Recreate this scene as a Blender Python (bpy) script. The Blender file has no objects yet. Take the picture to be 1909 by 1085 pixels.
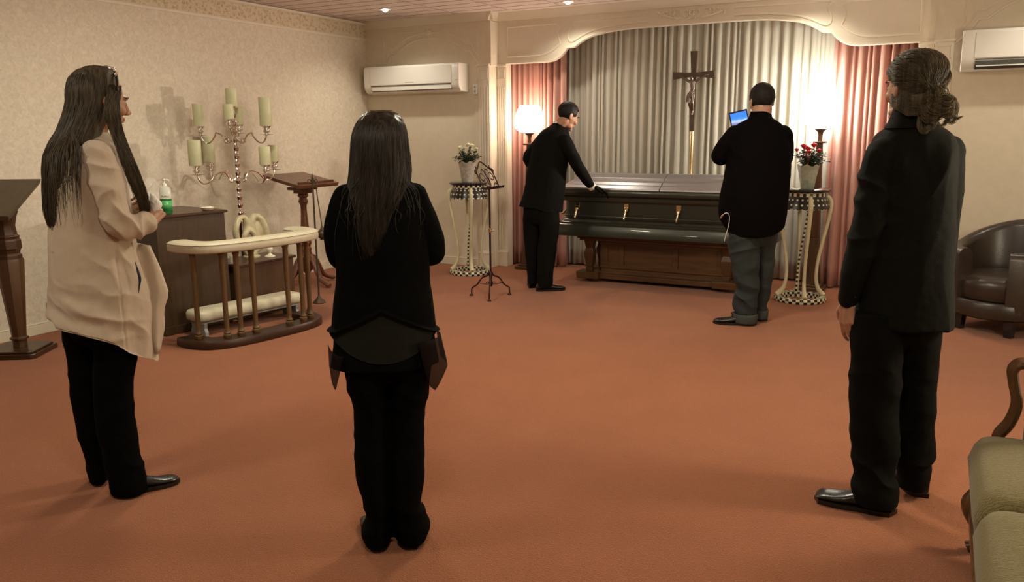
import bpy, bmesh, math, random
from mathutils import Vector, Matrix, noise, Quaternion
random.seed(7)
S = bpy.context.scene
COL = S.collection
PI = math.pi
sin, cos = math.sin, math.cos

# ---------------------------------------------------------------- camera, world, lights, exposure
cam_d = bpy.data.cameras.new('camera'); cam = bpy.data.objects.new('camera', cam_d); COL.objects.link(cam)
cam_d.sensor_width = 36.0; cam_d.lens = 1500.0/1909*36; cam_d.clip_start = 0.05
_R = Matrix(((0.8836981, -0.0831392, 0.4606143), (0.4679712, 0.1758140, -0.8660787), (-0.0089773, 0.9809064, 0.1942732)))
cam.matrix_world = Matrix.Translation((0, 0, 1.5)) @ _R.to_4x4()
S.camera = cam
W = bpy.data.worlds.new('world'); S.world = W; W.use_nodes = True
W.node_tree.nodes['Background'].inputs[0].default_value = (1, .86, .68, 1)
W.node_tree.nodes['Background'].inputs[1].default_value = 0.02
S.view_settings.view_transform = 'Standard'; S.view_settings.look = 'None'
S.view_settings.exposure = 0.18; S.view_settings.gamma = 1.0; S.view_settings.use_curve_mapping = False
try:
    S.cycles.use_denoising = True; S.cycles.max_bounces = 8; S.cycles.sample_clamp_indirect = 6
except Exception: pass

CEIL = 2.75
WARM = (1.0, .87, .68)
def add_light(name, kind, loc, power, color=WARM, size=.1, rot=(0, 0, 0), **kw):
    d = bpy.data.lights.new(name, kind); d.energy = power; d.color = color
    if kind == 'AREA': d.shape = 'DISK'; d.size = size
    elif kind in ('POINT', 'SPOT'): d.shadow_soft_size = size
    for k, v in kw.items(): setattr(d, k, v)
    o = bpy.data.objects.new(name, d); o.location = loc; o.rotation_euler = rot; COL.objects.link(o); return o
# recessed halogen downlights of the room (the two by the back wall are in the frame)
DOWN = [(-5.215, 7.08), (-3.39, 7.60), (-1.15, 7.60), (.67, 7.08)]
for (x, y) in DOWN:
    add_light('downlight_beam', 'SPOT', (x, y, CEIL-.03), 34, (1, .93, .76), .04, spot_size=2.3, spot_blend=.7)
# ceiling fittings over the middle and the camera end of the room
for (x, y, p) in [(-4.0, 3.9, 36), (-1.6, 4.4, 46), (-3.4, .6, 22), (-.6, .9, 24)]:
    add_light('ceiling_fitting_light', 'AREA', (x, y, CEIL-.04), p, (1, .93, .745), .45)
# table lamp standing outside the frame by the right wall
add_light('side_lamp_light', 'POINT', (1.2, 3.75, 1.55), 62, (1, .90, .68), .14)
# added spot beside the alcove's right lamp, strengthening its throw on the left wall
add_light('added_alcove_spot', 'SPOT', (-1.22, 7.76, 1.74), 190, (1, .80, .66), .06, rot=(Vector((-6.0, 5.0, 1.55))-Vector((-1.22, 7.76, 1.74))).to_track_quat('-Z', 'Y').to_euler(), spot_size=1.15, spot_blend=1)

# ---------------------------------------------------------------- helpers
def tag(o, label=None, cat=None, group=None, kind=None):
    if label: o['label'] = label
    if cat: o['category'] = cat
    if group: o['group'] = group
    if kind: o['kind'] = kind
    return o
def thing(name, label, cat, loc=(0, 0, 0), rz=0, group=None):
    o = bpy.data.objects.new(name, None); COL.objects.link(o); o.empty_display_size = .1
    o.location = loc; o.rotation_euler = (0, 0, rz)
    return tag(o, label, cat, group)
def copy_tree(o, parent=None):
    c = o.copy(); COL.objects.link(c); c.parent = parent
    for ch in list(o.children): copy_tree(ch, c)
    return c

def crom(pts, n=6, closed=False):
    """Catmull-Rom through tuples of any length"""
    P = [tuple(map(float, p)) for p in pts]
    if len(P) < 3 and not closed:
        out = []
        for i in range(len(P)-1):
            for k in range(n):
                t = k/n; out.append(tuple(a+(b-a)*t for a, b in zip(P[i], P[i+1])))
        out.append(P[-1]); return out
    m = len(P); out = []
    rng = range(m) if closed else range(m-1)
    for i in rng:
        if closed: p0, p1, p2, p3 = P[(i-1) % m], P[i], P[(i+1) % m], P[(i+2) % m]
        else: p0, p1, p2, p3 = P[max(i-1, 0)], P[i], P[i+1], P[min(i+2, m-1)]
        for k in range(n):
            t = k/n; t2 = t*t; t3 = t2*t
            out.append(tuple(.5*((2*b)+(-a+c)*t+(2*a-5*b+4*c-d)*t2+(-a+3*b-3*c+d)*t3) for a, b, c, d in zip(p0, p1, p2, p3)))
    if not closed: out.append(P[-1])
    return out

class MB:
    def __init__(s): s.v = []; s.f = []
    def add(s, vs, fs, M=None):
        k = len(s.v)
        s.v += [tuple(M @ Vector(v)) if M else tuple(v) for v in vs]
        s.f += [tuple(i+k for i in f) for f in fs]; return s
    def box(s, x0, x1, y0, y1, z0, z1, M=None):
        vs = [(x, y, z) for z in (z0, z1) for y in (y0, y1) for x in (x0, x1)]
        return s.add(vs, [(0, 2, 3, 1), (4, 5, 7, 6), (0, 1, 5, 4), (2, 6, 7, 3), (0, 4, 6, 2), (1, 3, 7, 5)], M)
    def hexa(s, b, t):
        """bottom quad, top quad (each 4 points, same winding ccw from above)"""
        return s.add(list(b)+list(t), [(3, 2, 1, 0), (4, 5, 6, 7)]+[(i, (i+1) % 4, 4+(i+1) % 4, 4+i) for i in range(4)])
    def rings(s, R, cap=True, closed=False):
        n = len(R[0]); vs = [p for r in R for p in r]; fs = []
        m = len(R)
        for i in range(m if closed else m-1):
            a, b = i*n, ((i+1) % m)*n
            for j in range(n):
                k = (j+1) % n
                fs.append((a+j, a+k, b+k, b+j))
        if cap and not closed:
            fs.append(tuple(range(n-1, -1, -1))); fs.append(tuple((m-1)*n+j for j in range(n)))
        return s.add(vs, fs)
    def lathe(s, prof, c=(0, 0, 0), n=24, cap=True, M=None):
        R = []
        for r, z in prof:
            ring = [Vector((r*cos(2*PI*j/n), r*sin(2*PI*j/n), z)) for j in range(n)]
            if M: ring = [M @ p for p in ring]
            R.append([(p[0]+c[0], p[1]+c[1], p[2]+c[2]) for p in ring])
        return s.rings(R, cap)
    def tube(s, pts, r=.01, n=8, smooth=0, flat=1.0, closed=False):
        """pts: (x,y,z) or (x,y,z,r)"""
        P = [tuple(p)+((r,) if len(p) == 3 else ()) for p in pts]
        if smooth: P = crom(P, smooth, closed)
        m = len(P); R = []
        up = Vector((0, 0, 1)); prev = None
        for i in range(m):
            a = Vector(P[(i-1) % m if closed else max(i-1, 0)][:3]); b = Vector(P[(i+1) % m if closed else min(i+1, m-1)][:3])
            t = b-a
            if t.length < 1e-9: t = Vector((0, 0, 1))
            t.normalize()
            if prev is None:
                ref = Vector((1, 0, 0)) if abs(t.z) > .9 else up
                u = ref.cross(t).normalized()
            else:
                u = prev-t*prev.dot(t)
                u = u.normalized() if u.length > 1e-6 else Vector((1, 0, 0)).cross(t).normalized()
            prev = u; w = t.cross(u)
            c = Vector(P[i][:3]); rr = max(P[i][3], 1e-5)
            R.append([tuple(c+u*(rr*cos(2*PI*j/n))+w*(rr*flat*sin(2*PI*j/n))) for j in range(n)])
        return s.rings(R, True, closed)
    def prism(s, poly, z0, z1, axis='z'):
        """extrude 2D polygon; axis is the extrusion axis: z -> (x,y), y -> (x,z), x -> (y,z)"""
        n = len(poly)
        def mk(p, h): return (p[0], p[1], h) if axis == 'z' else ((p[0], h, p[1]) if axis == 'y' else (h, p[0], p[1]))
        vs = [mk(p, z0) for p in poly]+[mk(p, z1) for p in poly]
        return s.add(vs, [tuple(range(n)), tuple(range(2*n-1, n-1, -1))]+[(i, i+n, (i+1) % n+n, (i+1) % n) for i in range(n)])
    def ball(s, c, r, n=12, m=8, M=None):
        r = (r, r, r) if not hasattr(r, '__len__') else r
        vs = [Vector((0, 0, -r[2]))]
        for i in range(1, m):
            a = PI*i/m-PI/2
            for j in range(n): vs.append(Vector((r[0]*cos(a)*cos(2*PI*j/n), r[1]*cos(a)*sin(2*PI*j/n), r[2]*sin(a))))
        vs.append(Vector((0, 0, r[2]))); fs = []
        for j in range(n): fs.append((0, 1+(j+1) % n, 1+j)); fs.append((len(vs)-1, 1+(m-2)*n+j, 1+(m-2)*n+(j+1) % n))
        for i in range(m-2):
            for j in range(n):
                a = 1+i*n; b = a+n
                fs.append((a+j, a+(j+1) % n, b+(j+1) % n, b+j))
        if M: vs = [M @ v for v in vs]
        return s.add([tuple(v+Vector(c)) for v in vs], fs)
    def cap(s, a, b, ra, rb, n=12):
        """tapered capsule"""
        a = Vector(a); b = Vector(b); d = b-a
        if d.length < 1e-6: return s.ball(a, ra, n)
        t = d.normalized(); P = []
        for k in range(5): q = -cos(k/5*PI/2); P.append((a+t*ra*q, ra*math.sqrt(max(1-q*q, .0004))))
        for k in range(1): P.append((a, ra))
        P.append((b, rb))
        for k in range(1, 6): q = sin(k/5*PI/2); P.append((b+t*rb*q, rb*math.sqrt(max(1-q*q, .0004))))
        return s.tube([tuple(p)+(r,) for p, r in P], n=n)
    def poly(s, pts, r, n=12):
        for i in range(len(pts)-1):
            ra = r[i] if hasattr(r, '__len__') else r; rb = r[i+1] if hasattr(r, '__len__') else r
            s.cap(pts[i], pts[i+1], ra, rb, n)
        return s
    def loft(s, rows, n=28, sub=4, power=2.0):
        """rows of (u, v, z, a, b[, tiltu, tiltv]) elliptic horizontal rings, smoothed; closed solid"""
        rows = [tuple(r)+(0, 0)[:max(0, 7-len(r))] for r in rows]
        rows = crom(rows, sub)
        R = []
        for (u, v, z, a, b, tu, tv) in rows:
            ring = []
            for j in range(n):
                c, q = cos(2*PI*j/n), sin(2*PI*j/n)
                x = a*math.copysign(abs(c)**(2/power), c); y = b*math.copysign(abs(q)**(2/power), q)
                ring.append((u+x, v+y, z+tu*x+tv*y))
            R.append(ring)
        return s.rings(R)
    def mesh(s, name):
        me = bpy.data.meshes.new(name); me.from_pydata(s.v, [], s.f); me.update(); return me
    def build(s, name, mat, parent=None, bevel=0, seg=2, smooth=True, ang=40, solid=0, fix=True, loc=None):
        me = s.mesh(name)
        if fix:
            bm = bmesh.new(); bm.from_mesh(me); bmesh.ops.recalc_face_normals(bm, faces=bm.faces); bm.to_mesh(me); bm.free()
        o = bpy.data.objects.new(name, me); COL.objects.link(o); o.parent = parent
        if mat: me.materials.append(mat)
        if smooth:
            for p in me.polygons: p.use_smooth = True
            me.set_sharp_from_angle(angle=math.radians(ang))
        if bevel:
            b = o.modifiers.new('bevel', 'BEVEL'); b.width = bevel; b.segments = seg; b.limit_method = 'ANGLE'; b.angle_limit = math.radians(35); b.harden_normals = smooth
        if solid:
            q = o.modifiers.new('thick', 'SOLIDIFY'); q.thickness = solid; q.offset = 0
        if loc: o.location = loc
        return o

def fused(mb, name, mat, parent=None, vox=.008, smooth=3, disp=None, post=None):
    """union of closed shells -> one continuous smooth surface"""
    me = mb.mesh('tmp'); o = bpy.data.objects.new('tmp', me); COL.objects.link(o)
    bm = bmesh.new(); bm.from_mesh(me); bmesh.ops.recalc_face_normals(bm, faces=bm.faces); bm.to_mesh(me); bm.free()
    m = o.modifiers.new('r', 'REMESH'); m.mode = 'VOXEL'; m.voxel_size = vox
    if smooth:
        q = o.modifiers.new('s', 'SMOOTH'); q.factor = .5; q.iterations = smooth
    bpy.context.view_layer.update()
    dg = bpy.context.evaluated_depsgraph_get()
    nm = bpy.data.meshes.new_from_object(o.evaluated_get(dg))
    bpy.data.objects.remove(o); bpy.data.meshes.remove(me)
    nm.name = name
    if disp:
        nm.update(); N = [v.normal.copy() for v in nm.vertices]
        for v, q in zip(nm.vertices, N):
            v.co = v.co+q*disp(v.co, q)
    if post: post(nm)
    nm.materials.clear(); nm.materials.append(mat)
    for p in nm.polygons: p.use_smooth = True
    r = bpy.data.objects.new(name, nm); COL.objects.link(r); r.parent = parent
    return r

def text_part(txt, name, size, mat, parent, M, depth=.0006):
    c = bpy.data.curves.new('txt', 'FONT'); c.body = txt; c.size = size; c.extrude = depth; c.align_x = 'CENTER'; c.align_y = 'CENTER'
    o = bpy.data.objects.new('txt', c); COL.objects.link(o); bpy.context.view_layer.update()
    me = bpy.data.meshes.new_from_object(o.evaluated_get(bpy.context.evaluated_depsgraph_get()))
    bpy.data.objects.remove(o)
    me.name = name; me.materials.clear(); me.materials.append(mat)
    r = bpy.data.objects.new(name, me); COL.objects.link(r); r.parent = parent; r.matrix_local = M
    return r

# ---------------------------------------------------------------- materials
def srgb(r, g, b):
    f = lambda c: ((c/255)/12.92 if c/255 <= .04045 else (((c/255)+.055)/1.055)**2.4)
    return (f(r), f(g), f(b))
def mat(name, col, rough=.6, metal=0, var=0, vscale=8, bump=0, bscale=60, spec=.5, stretch=(1, 1, 1), coat=0, sheen=0, col2=None, trans=0, emit=0, detail=4, alpha=1, sss=0, ior=1.45):
    m = bpy.data.materials.new(name); m.use_nodes = True; nt = m.node_tree; b = nt.nodes['Principled BSDF']
    b.inputs['Base Color'].default_value = (*col, 1); b.inputs['Roughness'].default_value = rough; b.inputs['Metallic'].default_value = metal
    b.inputs['Specular IOR Level'].default_value = spec; b.inputs['Coat Weight'].default_value = coat; b.inputs['Sheen Weight'].default_value = sheen
    b.inputs['Transmission Weight'].default_value = trans; b.inputs['IOR'].default_value = ior; b.inputs['Alpha'].default_value = alpha
    if sss: b.inputs['Subsurface Weight'].default_value = sss; b.inputs['Subsurface Radius'].default_value = (.01, .004, .002)
    if emit: b.inputs['Emission Color'].default_value = (*col, 1); b.inputs['Emission Strength'].default_value = emit
    if var or bump or col2:
        tc = nt.nodes.new('ShaderNodeTexCoord'); mp = nt.nodes.new('ShaderNodeMapping'); mp.inputs['Scale'].default_value = stretch
        nt.links.new(tc.outputs['Object'], mp.inputs['Vector'])
    if var or col2:
        n = nt.nodes.new('ShaderNodeTexNoise'); n.inputs['Scale'].default_value = vscale; n.inputs['Detail'].default_value = detail; n.inputs['Roughness'].default_value = .6
        nt.links.new(mp.outputs[0], n.inputs['Vector'])
        r = nt.nodes.new('ShaderNodeValToRGB'); r.color_ramp.elements[0].position = .3; r.color_ramp.elements[1].position = .7
        c2 = col2 or tuple(min(1, c*(1+var)) for c in col); c1 = col if col2 else tuple(c*(1-var) for c in col)
        r.color_ramp.elements[0].color = (*c1, 1); r.color_ramp.elements[1].color = (*c2, 1)
        nt.links.new(n.outputs[0], r.inputs[0]); nt.links.new(r.outputs[0], b.inputs['Base Color'])
    if bump:
        n2 = nt.nodes.new('ShaderNodeTexNoise'); n2.inputs['Scale'].default_value = bscale; n2.inputs['Detail'].default_value = 3
        nt.links.new(mp.outputs[0], n2.inputs['Vector'])
        bp = nt.nodes.new('ShaderNodeBump'); bp.inputs['Strength'].default_value = min(bump, 1); bp.inputs['Distance'].default_value = .004
        nt.links.new(n2.outputs[0], bp.inputs['Height']); nt.links.new(bp.outputs[0], b.inputs['Normal'])
    return m
def wood(name, c1, c2, rough=.35, axis=2, scale=3):
    st = [9, 9, 9]; st[axis] = 1
    return mat(name, c1, rough, col2=c2, vscale=scale, stretch=tuple(st), bump=.15, bscale=40, detail=8)
def checker(name, a, b, scale, ang=0, rough=.3, polar=None, dots=None):
    """polar=(n around, cell height): checks that follow a round object's own axis"""
    m = bpy.data.materials.new(name); m.use_nodes = True; nt = m.node_tree; N = nt.nodes; L = nt.links; p = N['Principled BSDF']
    p.inputs['Roughness'].default_value = rough
    tc = N.new('ShaderNodeTexCoord')
    if polar:
        sx = N.new('ShaderNodeSeparateXYZ'); L.new(tc.outputs['Object'], sx.inputs[0])
        at = N.new('ShaderNodeMath'); at.operation = 'ARCTAN2'; L.new(sx.outputs[1], at.inputs[0]); L.new(sx.outputs[0], at.inputs[1])
        mu = N.new('ShaderNodeMath'); mu.operation = 'MULTIPLY_ADD'; L.new(at.outputs[0], mu.inputs[0]); mu.inputs[1].default_value = polar[0]/(2*PI); mu.inputs[2].default_value = 100
        mz = N.new('ShaderNodeMath'); mz.operation = 'MULTIPLY_ADD'; L.new(sx.outputs[2], mz.inputs[0]); mz.inputs[1].default_value = 1/polar[1]; mz.inputs[2].default_value = 100.02
        cb = N.new('ShaderNodeCombineXYZ'); L.new(mu.outputs[0], cb.inputs[0]); L.new(mz.outputs[0], cb.inputs[1]); cb.inputs[2].default_value = .5
        vec = cb.outputs[0]
    else:
        vec = tc.outputs['Object']
    if dots:
        fr = N.new('ShaderNodeVectorMath'); fr.operation = 'FRACTION'; L.new(vec, fr.inputs[0])
        # shift every other row
        s2 = N.new('ShaderNodeVectorMath'); s2.operation = 'SUBTRACT'; L.new(fr.outputs[0], s2.inputs[0]); s2.inputs[1].default_value = (.5, .5, 0)
        m2 = N.new('ShaderNodeVectorMath'); m2.operation = 'MULTIPLY'; L.new(s2.outputs[0], m2.inputs[0]); m2.inputs[1].default_value = (1, 1, 0)
        ln = N.new('ShaderNodeVectorMath'); ln.operation = 'LENGTH'; L.new(m2.outputs[0], ln.inputs[0])
        lt = N.new('ShaderNodeMath'); lt.operation = 'LESS_THAN'; L.new(ln.outputs['Value'], lt.inputs[0]); lt.inputs[1].default_value = dots
        mx = N.new('ShaderNodeMix'); mx.data_type = 'RGBA'; L.new(lt.outputs[0], mx.inputs[0]); mx.inputs[6].default_value = (*a, 1); mx.inputs[7].default_value = (*b, 1)
        L.new(mx.outputs[2], p.inputs['Base Color'])
    else:
        ck = N.new('ShaderNodeTexChecker'); ck.inputs['Scale'].default_value = 1 if polar else scale
        ck.inputs['Color1'].default_value = (*a, 1); ck.inputs['Color2'].default_value = (*b, 1)
        L.new(vec, ck.inputs['Vector']); L.new(ck.outputs[0], p.inputs['Base Color'])
    return m

M = {}
M['cream'] = mat('cream_paint', (.72, .65, .53), .45, bump=.05, bscale=90, var=.02)
M['cream_wall'] = mat('cream_textured_wall', (.68, .61, .48), .7, bump=.25, bscale=160, var=.03, vscale=14)
M['base'] = mat('baseboard_paint', (.68, .62, .48), .45)
M['plastic'] = mat('white_plastic', (.78, .76, .70), .35)
M['plastic_dark'] = mat('vent_shadow', (.06, .055, .05), .5)
M['plastic_grey'] = mat('logo_grey', (.30, .28, .26), .5)
M['black_cloth'] = mat('black_cloth', (.0026, .0025, .0022), .9, spec=.06, bump=.3, bscale=350)
M['black_suit'] = mat('black_suit_wool', (.0045, .0045, .0034), .85, spec=.10, bump=.3, bscale=300)
M['charcoal_suit'] = mat('charcoal_suit_wool', (.0062, .0062, .0046), .82, spec=.14, sheen=.02, bump=.3, bscale=300)
M['black_leather'] = mat('black_shoe_leather', (.012, .012, .011), .28, spec=.6, bump=.15, bscale=90)
M['chrome'] = mat('polished_nickel', (.82, .79, .74), .16, 1)
M['brass'] = mat('polished_brass', (.85, .72, .48), .2, 1)
M['gold'] = mat('gold_tube', (.78, .62, .36), .22, 1)
M['iron'] = mat('dark_wrought_iron', (.035, .012, .012), .4, .6)
M['bronze'] = mat('aged_bronze', (.07, .05, .03), .5, .6, var=.3, vscale=30)
M['walnut'] = wood('walnut', (.055, .026, .011), (.10, .048, .02), .35)
M['walnutX'] = wood('walnut_along', (.06, .028, .012), (.115, .055, .022), .35, 0)
M['walnutY'] = wood('walnut_dark_top', (.035, .015, .007), (.07, .03, .013), .28, 1)
M['cherry'] = wood('reddish_cherry_wood', (.10, .035, .018), (.17, .065, .032), .3, 1)
M['spindle'] = wood('golden_brown_turned_wood', (.085, .048, .02), (.15, .085, .036), .35, 2)
M['vinyl'] = mat('cream_vinyl', (.55, .50, .36), .4, bump=.2, bscale=25, var=.06, vscale=7)
M['greywood'] = mat('painted_grey_wood', (.28, .30, .28), .5)
M['leather'] = mat('brown_leather', (.032, .021, .015), .33, var=.2, vscale=9, bump=.12, bscale=70, spec=.6)
M['candle'] = mat('pale_green_wax', (.56, .56, .36), .35, sss=.3, var=.05, vscale=20)
M['candle_rim'] = mat('candle_rim', (.45, .42, .26), .5)
M['stone'] = mat('onyx_marble', (.36, .32, .18), .25, col2=(.62, .56, .38), vscale=9, detail=6, sss=.1)
M['ivory'] = mat('ivory_ceramic', (.75, .70, .55), .2)
M['ivory_leg'] = mat('ivory_painted_leg', (.64, .60, .40), .3, var=.06)
M['black_gloss'] = mat('black_lacquer', (.012, .012, .015), .12, coat=.5)
M['check'] = checker('black_and_ivory_checks', (.01, .01, .01), (.75, .70, .52), 1, polar=(44, .022))
M['check2'] = checker('black_and_ivory_band', (.01, .01, .01), (.70, .64, .46), 1, polar=(40, .03))
M['dots'] = checker('black_with_ivory_dots', (.012, .01, .01), (.72, .68, .52), 1, polar=(26, .042), dots=.20)
M['check3'] = checker('black_and_ivory_rod', (.01, .01, .01), (.75, .70, .52), 1, polar=(2, .02))
M['leaf'] = mat('rose_leaf', (.022, .045, .018), .45, var=.4, vscale=40)
M['petal_w'] = mat('white_petal', (.72, .70, .50), .5)
M['petal_r'] = mat('red_petal', (.65, .02, .03), .45)
M['casket'] = mat('dark_green_grey_metallic', (.040, .042, .030), .34, .4, coat=.35, spec=.6)
M['casket_top'] = mat('silver_grey_with_reflection', (.34, .325, .33), .34, .75, coat=.4, spec=.7)  # lid grey lightened in its colour for the reflection of drape and ceiling
M['darkwoodcross'] = mat('dark_stained_cross_wood', (.080, .052, .030), .45, var=.2, vscale=20)
M['pewter'] = mat('dark_pewter', (.22, .18, .16), .28, 1)
M['paper'] = mat('white_tissue', (.85, .84, .78), .8)
M['film'] = mat('clear_plastic_film', (.9, .9, .85), .15, alpha=.13, spec=.6)
M['skin'] = mat('skin', (.44, .235, .145), .5, sss=.12, var=.06, vscale=25, bump=.08, bscale=120)
M['skin2'] = mat('ruddy_skin', (.40, .215, .135), .5, sss=.12, var=.1, vscale=30, bump=.1, bscale=120)
M['lip'] = mat('lips', (.30, .09, .07), .45)
M['eyewhite'] = mat('eye_white', (.7, .66, .6), .2)
M['iris'] = mat('dark_iris', (.03, .018, .01), .15)

# lamp glass
def emission(name, col, st):
    m = bpy.data.materials.new(name); m.use_nodes = True; nt = m.node_tree
    b = nt.nodes['Principled BSDF']; b.inputs['Base Color'].default_value = (.9, .88, .8, 1); b.inputs['Roughness'].default_value = .3
    b.inputs['Emission Color'].default_value = (*col, 1); b.inputs['Emission Strength'].default_value = st; return m
M['lamp_glass'] = emission('lit_white_glass_shade', (1, .94, .80), 36)
M['lamp_glass_pink'] = emission('lit_rose_white_glass_shade', (1, .74, .57), 17)
M['bulb'] = emission('lit_halogen_bulb', (1, .9, .75), 14)

def carpet():
    m = bpy.data.materials.new('terracotta_carpet'); m.use_nodes = True; nt = m.node_tree; N = nt.nodes; L = nt.links; b = N['Principled BSDF']
    b.inputs['Roughness'].default_value = .95; b.inputs['Specular IOR Level'].default_value = .1; b.inputs['Sheen Weight'].default_value = .15
    tc = N.new('ShaderNodeTexCoord')
    a = N.new('ShaderNodeTexNoise'); a.inputs['Scale'].default_value = 260; a.inputs['Detail'].default_value = 2
    c = N.new('ShaderNodeTexNoise'); c.inputs['Scale'].default_value = 3; c.inputs['Detail'].default_value = 4
    v = N.new('ShaderNodeTexVoronoi'); v.inputs['Scale'].default_value = 190
    for q in (a, c, v): L.new(tc.outputs['Object'], q.inputs['Vector'])
    r = N.new('ShaderNodeValToRGB'); r.color_ramp.elements[0].position = .25; r.color_ramp.elements[1].position = .75
    r.color_ramp.elements[0].color = (.215, .074, .031, 1); r.color_ramp.elements[1].color = (.39, .132, .053, 1)
    L.new(a.outputs[0], r.inputs[0])
    mx = N.new('ShaderNodeMix'); mx.data_type = 'RGBA'; mx.blend_type = 'MULTIPLY'; mx.inputs[0].default_value = .35
    r2 = N.new('ShaderNodeValToRGB'); r2.color_ramp.elements[0].position = .3; r2.color_ramp.elements[0].color = (.78, .74, .70, 1); r2.color_ramp.elements[1].position = .7; r2.color_ramp.elements[1].color = (1, 1, 1, 1)
    L.new(c.outputs[0], r2.inputs[0]); L.new(r.outputs[0], mx.inputs[6]); L.new(r2.outputs[0], mx.inputs[7]); L.new(mx.outputs[2], b.inputs['Base Color'])
    bp = N.new('ShaderNodeBump'); bp.inputs['Strength'].default_value = .7; bp.inputs['Distance'].default_value = .006
    ad = N.new('ShaderNodeMath'); ad.operation = 'ADD'; L.new(v.outputs[0], ad.inputs[0]); L.new(a.outputs[0], ad.inputs[1])
    L.new(ad.outputs[0], bp.inputs['Height']); L.new(bp.outputs[0], b.inputs['Normal']); return m
M['carpet'] = carpet()
def wallpaper(name, c1, c2, sc, bst=.3, contrast=(.35, .65), vor=0):
    m = bpy.data.materials.new(name); m.use_nodes = True; nt = m.node_tree; N = nt.nodes; L = nt.links; b = N['Principled BSDF']
    b.inputs['Roughness'].default_value = .6; b.inputs['Specular IOR Level'].default_value = .3
    tc = N.new('ShaderNodeTexCoord')
    n = N.new('ShaderNodeTexNoise'); n.inputs['Scale'].default_value = sc; n.inputs['Detail'].default_value = 7; n.inputs['Roughness'].default_value = .72; n.inputs['Distortion'].default_value = .9
    L.new(tc.outputs['Object'], n.inputs['Vector']); src = n.outputs[0]
    if vor:
        v = N.new('ShaderNodeTexVoronoi'); v.inputs['Scale'].default_value = vor; v.feature = 'F1'
        mv = N.new('ShaderNodeVectorMath'); mv.operation = 'MULTIPLY_ADD'; L.new(n.outputs['Color'], mv.inputs[0]); mv.inputs[1].default_value = (.12,)*3; L.new(tc.outputs['Object'], mv.inputs[2])
        L.new(mv.outputs[0], v.inputs['Vector'])
        ad = N.new('ShaderNodeMath'); ad.operation = 'MULTIPLY_ADD'; L.new(v.outputs[0], ad.inputs[0]); ad.inputs[1].default_value = .7; ad.inputs[2].default_value = .12
        src = ad.outputs[0]
    r = N.new('ShaderNodeValToRGB'); r.color_ramp.elements[0].position = contrast[0]; r.color_ramp.elements[1].position = contrast[1]
    r.color_ramp.elements[0].color = (*c1, 1); r.color_ramp.elements[1].color = (*c2, 1)
    L.new(src, r.inputs[0]); L.new(r.outputs[0], b.inputs['Base Color'])
    bp = N.new('ShaderNodeBump'); bp.inputs['Strength'].default_value = bst; bp.inputs['Distance'].default_value = .003
    L.new(src, bp.inputs['Height']); L.new(bp.outputs[0], b.inputs['Normal']); return m
M['wallpaper'] = wallpaper('mottled_cream_wallpaper', (.59, .52, .41), (.73, .66, .54), 26)
M['border'] = wallpaper('floral_border_paper', (.36, .27, .16), (.66, .56, .41), 30, .5, (.2, .5), 26)
def ceiling_mat():
    m = mat('ceiling_tile', (.70, .60, .55), .8, bump=.5, bscale=120, var=.08, vscale=50); return m
M['ceiling'] = ceiling_mat()
M['grid'] = mat('ceiling_tile_joint', (.42, .33, .29), .7)
def cloth_mat(name, col, tr=.3):
    m = bpy.data.materials.new(name); m.use_nodes = True; nt = m.node_tree; N = nt.nodes; L = nt.links; b = N['Principled BSDF']
    b.inputs['Base Color'].default_value = (*col, 1); b.inputs['Roughness'].default_value = .75; b.inputs['Sheen Weight'].default_value = .2
    t = N.new('ShaderNodeBsdfTranslucent'); t.inputs[0].default_value = (*col, 1)
    mx = N.new('ShaderNodeMixShader'); mx.inputs[0].default_value = tr
    L.new(b.outputs[0], mx.inputs[1]); L.new(t.outputs[0], mx.inputs[2]); L.new(mx.outputs[0], N['Material Output'].inputs[0])
    tc = N.new('ShaderNodeTexCoord'); w = N.new('ShaderNodeTexNoise'); w.inputs['Scale'].default_value = 300
    L.new(tc.outputs['Object'], w.inputs['Vector']); bp = N.new('ShaderNodeBump'); bp.inputs['Strength'].default_value = .15; bp.inputs['Distance'].default_value = .002
    L.new(w.outputs[0], bp.inputs['Height']); L.new(bp.outputs[0], b.inputs['Normal']); return m
M['sheer'] = cloth_mat('cream_sheer_cloth', (.80, .77, .69), .5)
M['pink'] = cloth_mat('dusty_pink_curtain', (.62, .33, .27), .25)
# ---------------------------------------------------------------- the room
XL, XR, YF, YB, YP, YA = -6.05, 1.51, -3.6, 7.81, 7.97, 8.48   # left wall, right wall, camera-end wall, back wall, valance plane, alcove back
XC = -2.27
def struct(name, mb, m, **k):
    o = mb.build(name, m, None, **k); o['kind'] = 'structure'; return o
struct('floor', MB().box(XL-.1, XR+.1, YF-.1, YA+.1, -.1, 0), M['carpet'], smooth=False)
struct('ceiling', MB().box(XL-.1, XR+.1, YF-.1, YA+.1, CEIL, CEIL+.1), M['ceiling'], smooth=False)
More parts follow.
